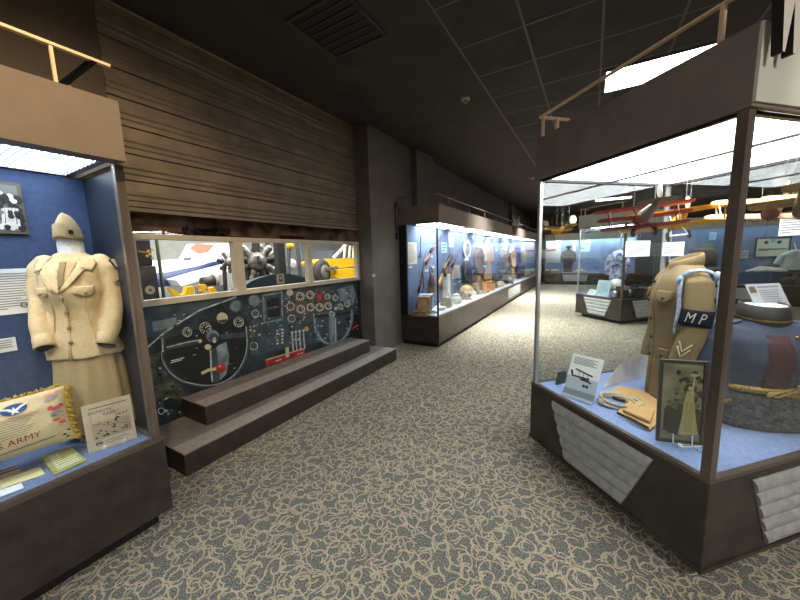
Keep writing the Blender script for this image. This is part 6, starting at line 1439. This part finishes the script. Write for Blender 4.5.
# end wall case
YE = 17.1+.56-.004
def ecard(*a, **k): return vcard(*a, y=YE, **k)
ecard('photo_board', 'large grey photo panel in the end case behind the small orange plane', 'panel', 546, 240, 561, 263, mat('panel_grey', (176, 174, 170), .6))
ecard('text_panel', 'narrow pale text panel in the end case right of the dark figure', 'sign', 572.5, 242, 576, 262, mat('panel_buff', (214, 204, 188), .7), 8, 3)
ecard('poster', 'light blue poster at the right of the end case', 'poster', 579, 236, 590.5, 252, MBP, 3, 4)
t = thing('uniform_jacket', 'dark figure of uniform and hat standing in the end case', 'uniform', (at_y(568, 260, 17.4).x, 17.42, FZ), -PI/2)
q_ = MB(); q_.loft([[V((.12*k*math.cos(a), .22*k*math.sin(a), z)) for a in (2*PI*i/18 for i in range(18))] for z, k in ((.02, .8), (.5, .95), (.9, 1.), (1.05, .8), (1.12, .3))])
for s in (-1, 1): q_.tube([V((0, s*.2, 1.0)), V((.03, s*.28, .75)), V((.06, s*.25, .5))], [.08, .07, .06], 10)
remeshed(q_, 'jacket', MDN, t, .025, 2, .012); MB().lathe([(.07, 1.1), (.06, 1.18), (.14, 1.2), (.1, 1.28), (.03, 1.3)], seg=16).build('hat', G0, t)
def etoy(name, label, cat, px, s, m, x0=0): 
    t = thing(name, label, cat, (at_y(px, 265, 17.35).x, 17.3, FZ))
    MB().box(-.2*s, .2*s, -.07, .07, 0, .1).build('body', m, t, bev=.02); MB().box(-.1*s, .1*s, -.05, .05, .1, .17).build('cabin', G9, t, bev=.01); return t
etoy('model_boat', 'grey model boat on the end case floor', 'model boat', 555, 1.6, G4); etoy('model_truck', 'tan model truck right of the dark figure in the end case', 'model truck', 580, 1.3, G2); etoy('tool_box', 'low dark box left of the model boat in the end case', 'box', 547, .9, G0)
model_plane_e = thing('red_model_plane', 'small red model plane on the wall panel of the end case', 'model plane', tuple(at_y(551, 250, 17.5)))
MB().lathe([(.02, -.25), (.05, -.1), (.05, .15), (.02, .25)], (0, 0, 0), 12, ax=(1, 0, .1)).build('fuselage', PR, model_plane_e); MB().box(-.05, .07, -.08, .08, -.02, .0).build('wing', PRD, model_plane_e); MB().box(-.25, -.2, -.03, .03, .0, .09).build('tail', PR, model_plane_e)
# ================================================================== camera, lights, look
cd = bpy.data.cameras.new('camera'); cam = bpy.data.objects.new('camera', cd); COL.objects.link(cam)
cd.sensor_width = 36; cd.lens = F_PX/800*36; cd.clip_start = .02
cam.matrix_world = Matrix((( RX.x, -RD.x, -RF.x, EYE.x), (RX.y, -RD.y, -RF.y, EYE.y), (RX.z, -RD.z, -RF.z, EYE.z), (0, 0, 0, 1)))
SC.camera = cam
def light(name, kind, loc, power, col=(1, 1, 1), target=None, size=.1, spot=60, blend=.6, sy=None, spread=180):
    l = bpy.data.lights.new(name, kind); l.energy = power; l.color = col
    o = bpy.data.objects.new(name, l); COL.objects.link(o); o.location = loc
    if kind == 'AREA':
        l.size = size; l.spread = math.radians(spread)
        if sy: l.shape = 'RECTANGLE'; l.size_y = sy
    elif kind == 'SPOT': l.spot_size = math.radians(spot); l.spot_blend = blend; l.shadow_soft_size = size
    else: l.shadow_soft_size = size
    if target is not None: o.rotation_euler = (V(target)-V(loc)).to_track_quat('-Z', 'Y').to_euler()
    return o
light('track_spot_tan_canopy', 'SPOT', (-.75, .15, 3.3), 160, (1, .72, .42), (-2.5, .8, 2.05), .05, 64, .8)
light('fill_behind_camera', 'AREA', (-1.0, -1.6, 3.42), 52, (1, .97, .92), (-.6, -1.6, 0), 1.1, sy=.55)  # added unseen fill, lifts the general level from behind the camera
light('hall_fill', 'AREA', (3.5, 6.0, 3.42), 45, (1, .97, .93), (3.5, 6.0, 0), 1.1, sy=.55)  # added unseen fill for the right part of the hall
light('hall_fill_far', 'AREA', (-1.2, 11.8, 3.42), 170, (1, .97, .93), (-1.2, 11.8, 0), 1.1, sy=.55, spread=90)  # added unseen fill, brightens the carpet far down the aisle
light('fill_spot_header', 'SPOT', (1.55, 1.5, 3.35), 60, (1, .96, .86), (.95, 2.28, 2.2), .05, 42, .6)  # spot added to brighten the cream header, no fixture behind it
light('fill_right', 'AREA', (2.6, -.2, 3.42), 120, (1, .98, .95), (2.6, -.2, 0), 1.1, sy=.55)  # added unseen fill for the right-hand facet of the near case
light('fill_mid_aisle', 'AREA', (-1.2, 7.2, 3.42), 105, (1, .97, .92), (-1.3, 7.4, 0), 1.1, sy=.55, spread=85)  # added fill brightening the aisle carpet beside the long case
light('hangar_fill_top', 'AREA', (-6.5, 4.5, 4.9), 800, (1, 1, 1), (-6.5, 4.5, 0), 5, sy=8)  # added overhead fill for the hangar, its ceiling has no opening
light('hangar_fill_front', 'AREA', (-3.9, 5, 4.2), 380, (1, 1, 1), (-8, 5, 1), 6, sy=1.0)  # added fill lighting the hangar objects from the front, not a window
wd = bpy.data.worlds.new('world'); SC.world = wd; wd.use_nodes = True
bg = wd.node_tree.nodes['Background']; bg.inputs[0].default_value = (.5, .5, .5, 1); bg.inputs[1].default_value = .08
SC.view_settings.view_transform = 'Standard'; SC.view_settings.look = 'None'; SC.view_settings.exposure = .2; SC.view_settings.gamma = 1
SC.view_settings.use_curve_mapping = False
cy = SC.cycles
cy.use_denoising = True; cy.max_bounces = 8; cy.diffuse_bounces = 3; cy.glossy_bounces = 4; cy.transmission_bounces = 6; cy.transparent_max_bounces = 48
cy.sample_clamp_indirect = 4; cy.caustics_reflective = False; cy.caustics_refractive = False
bpy.context.view_layer.update()
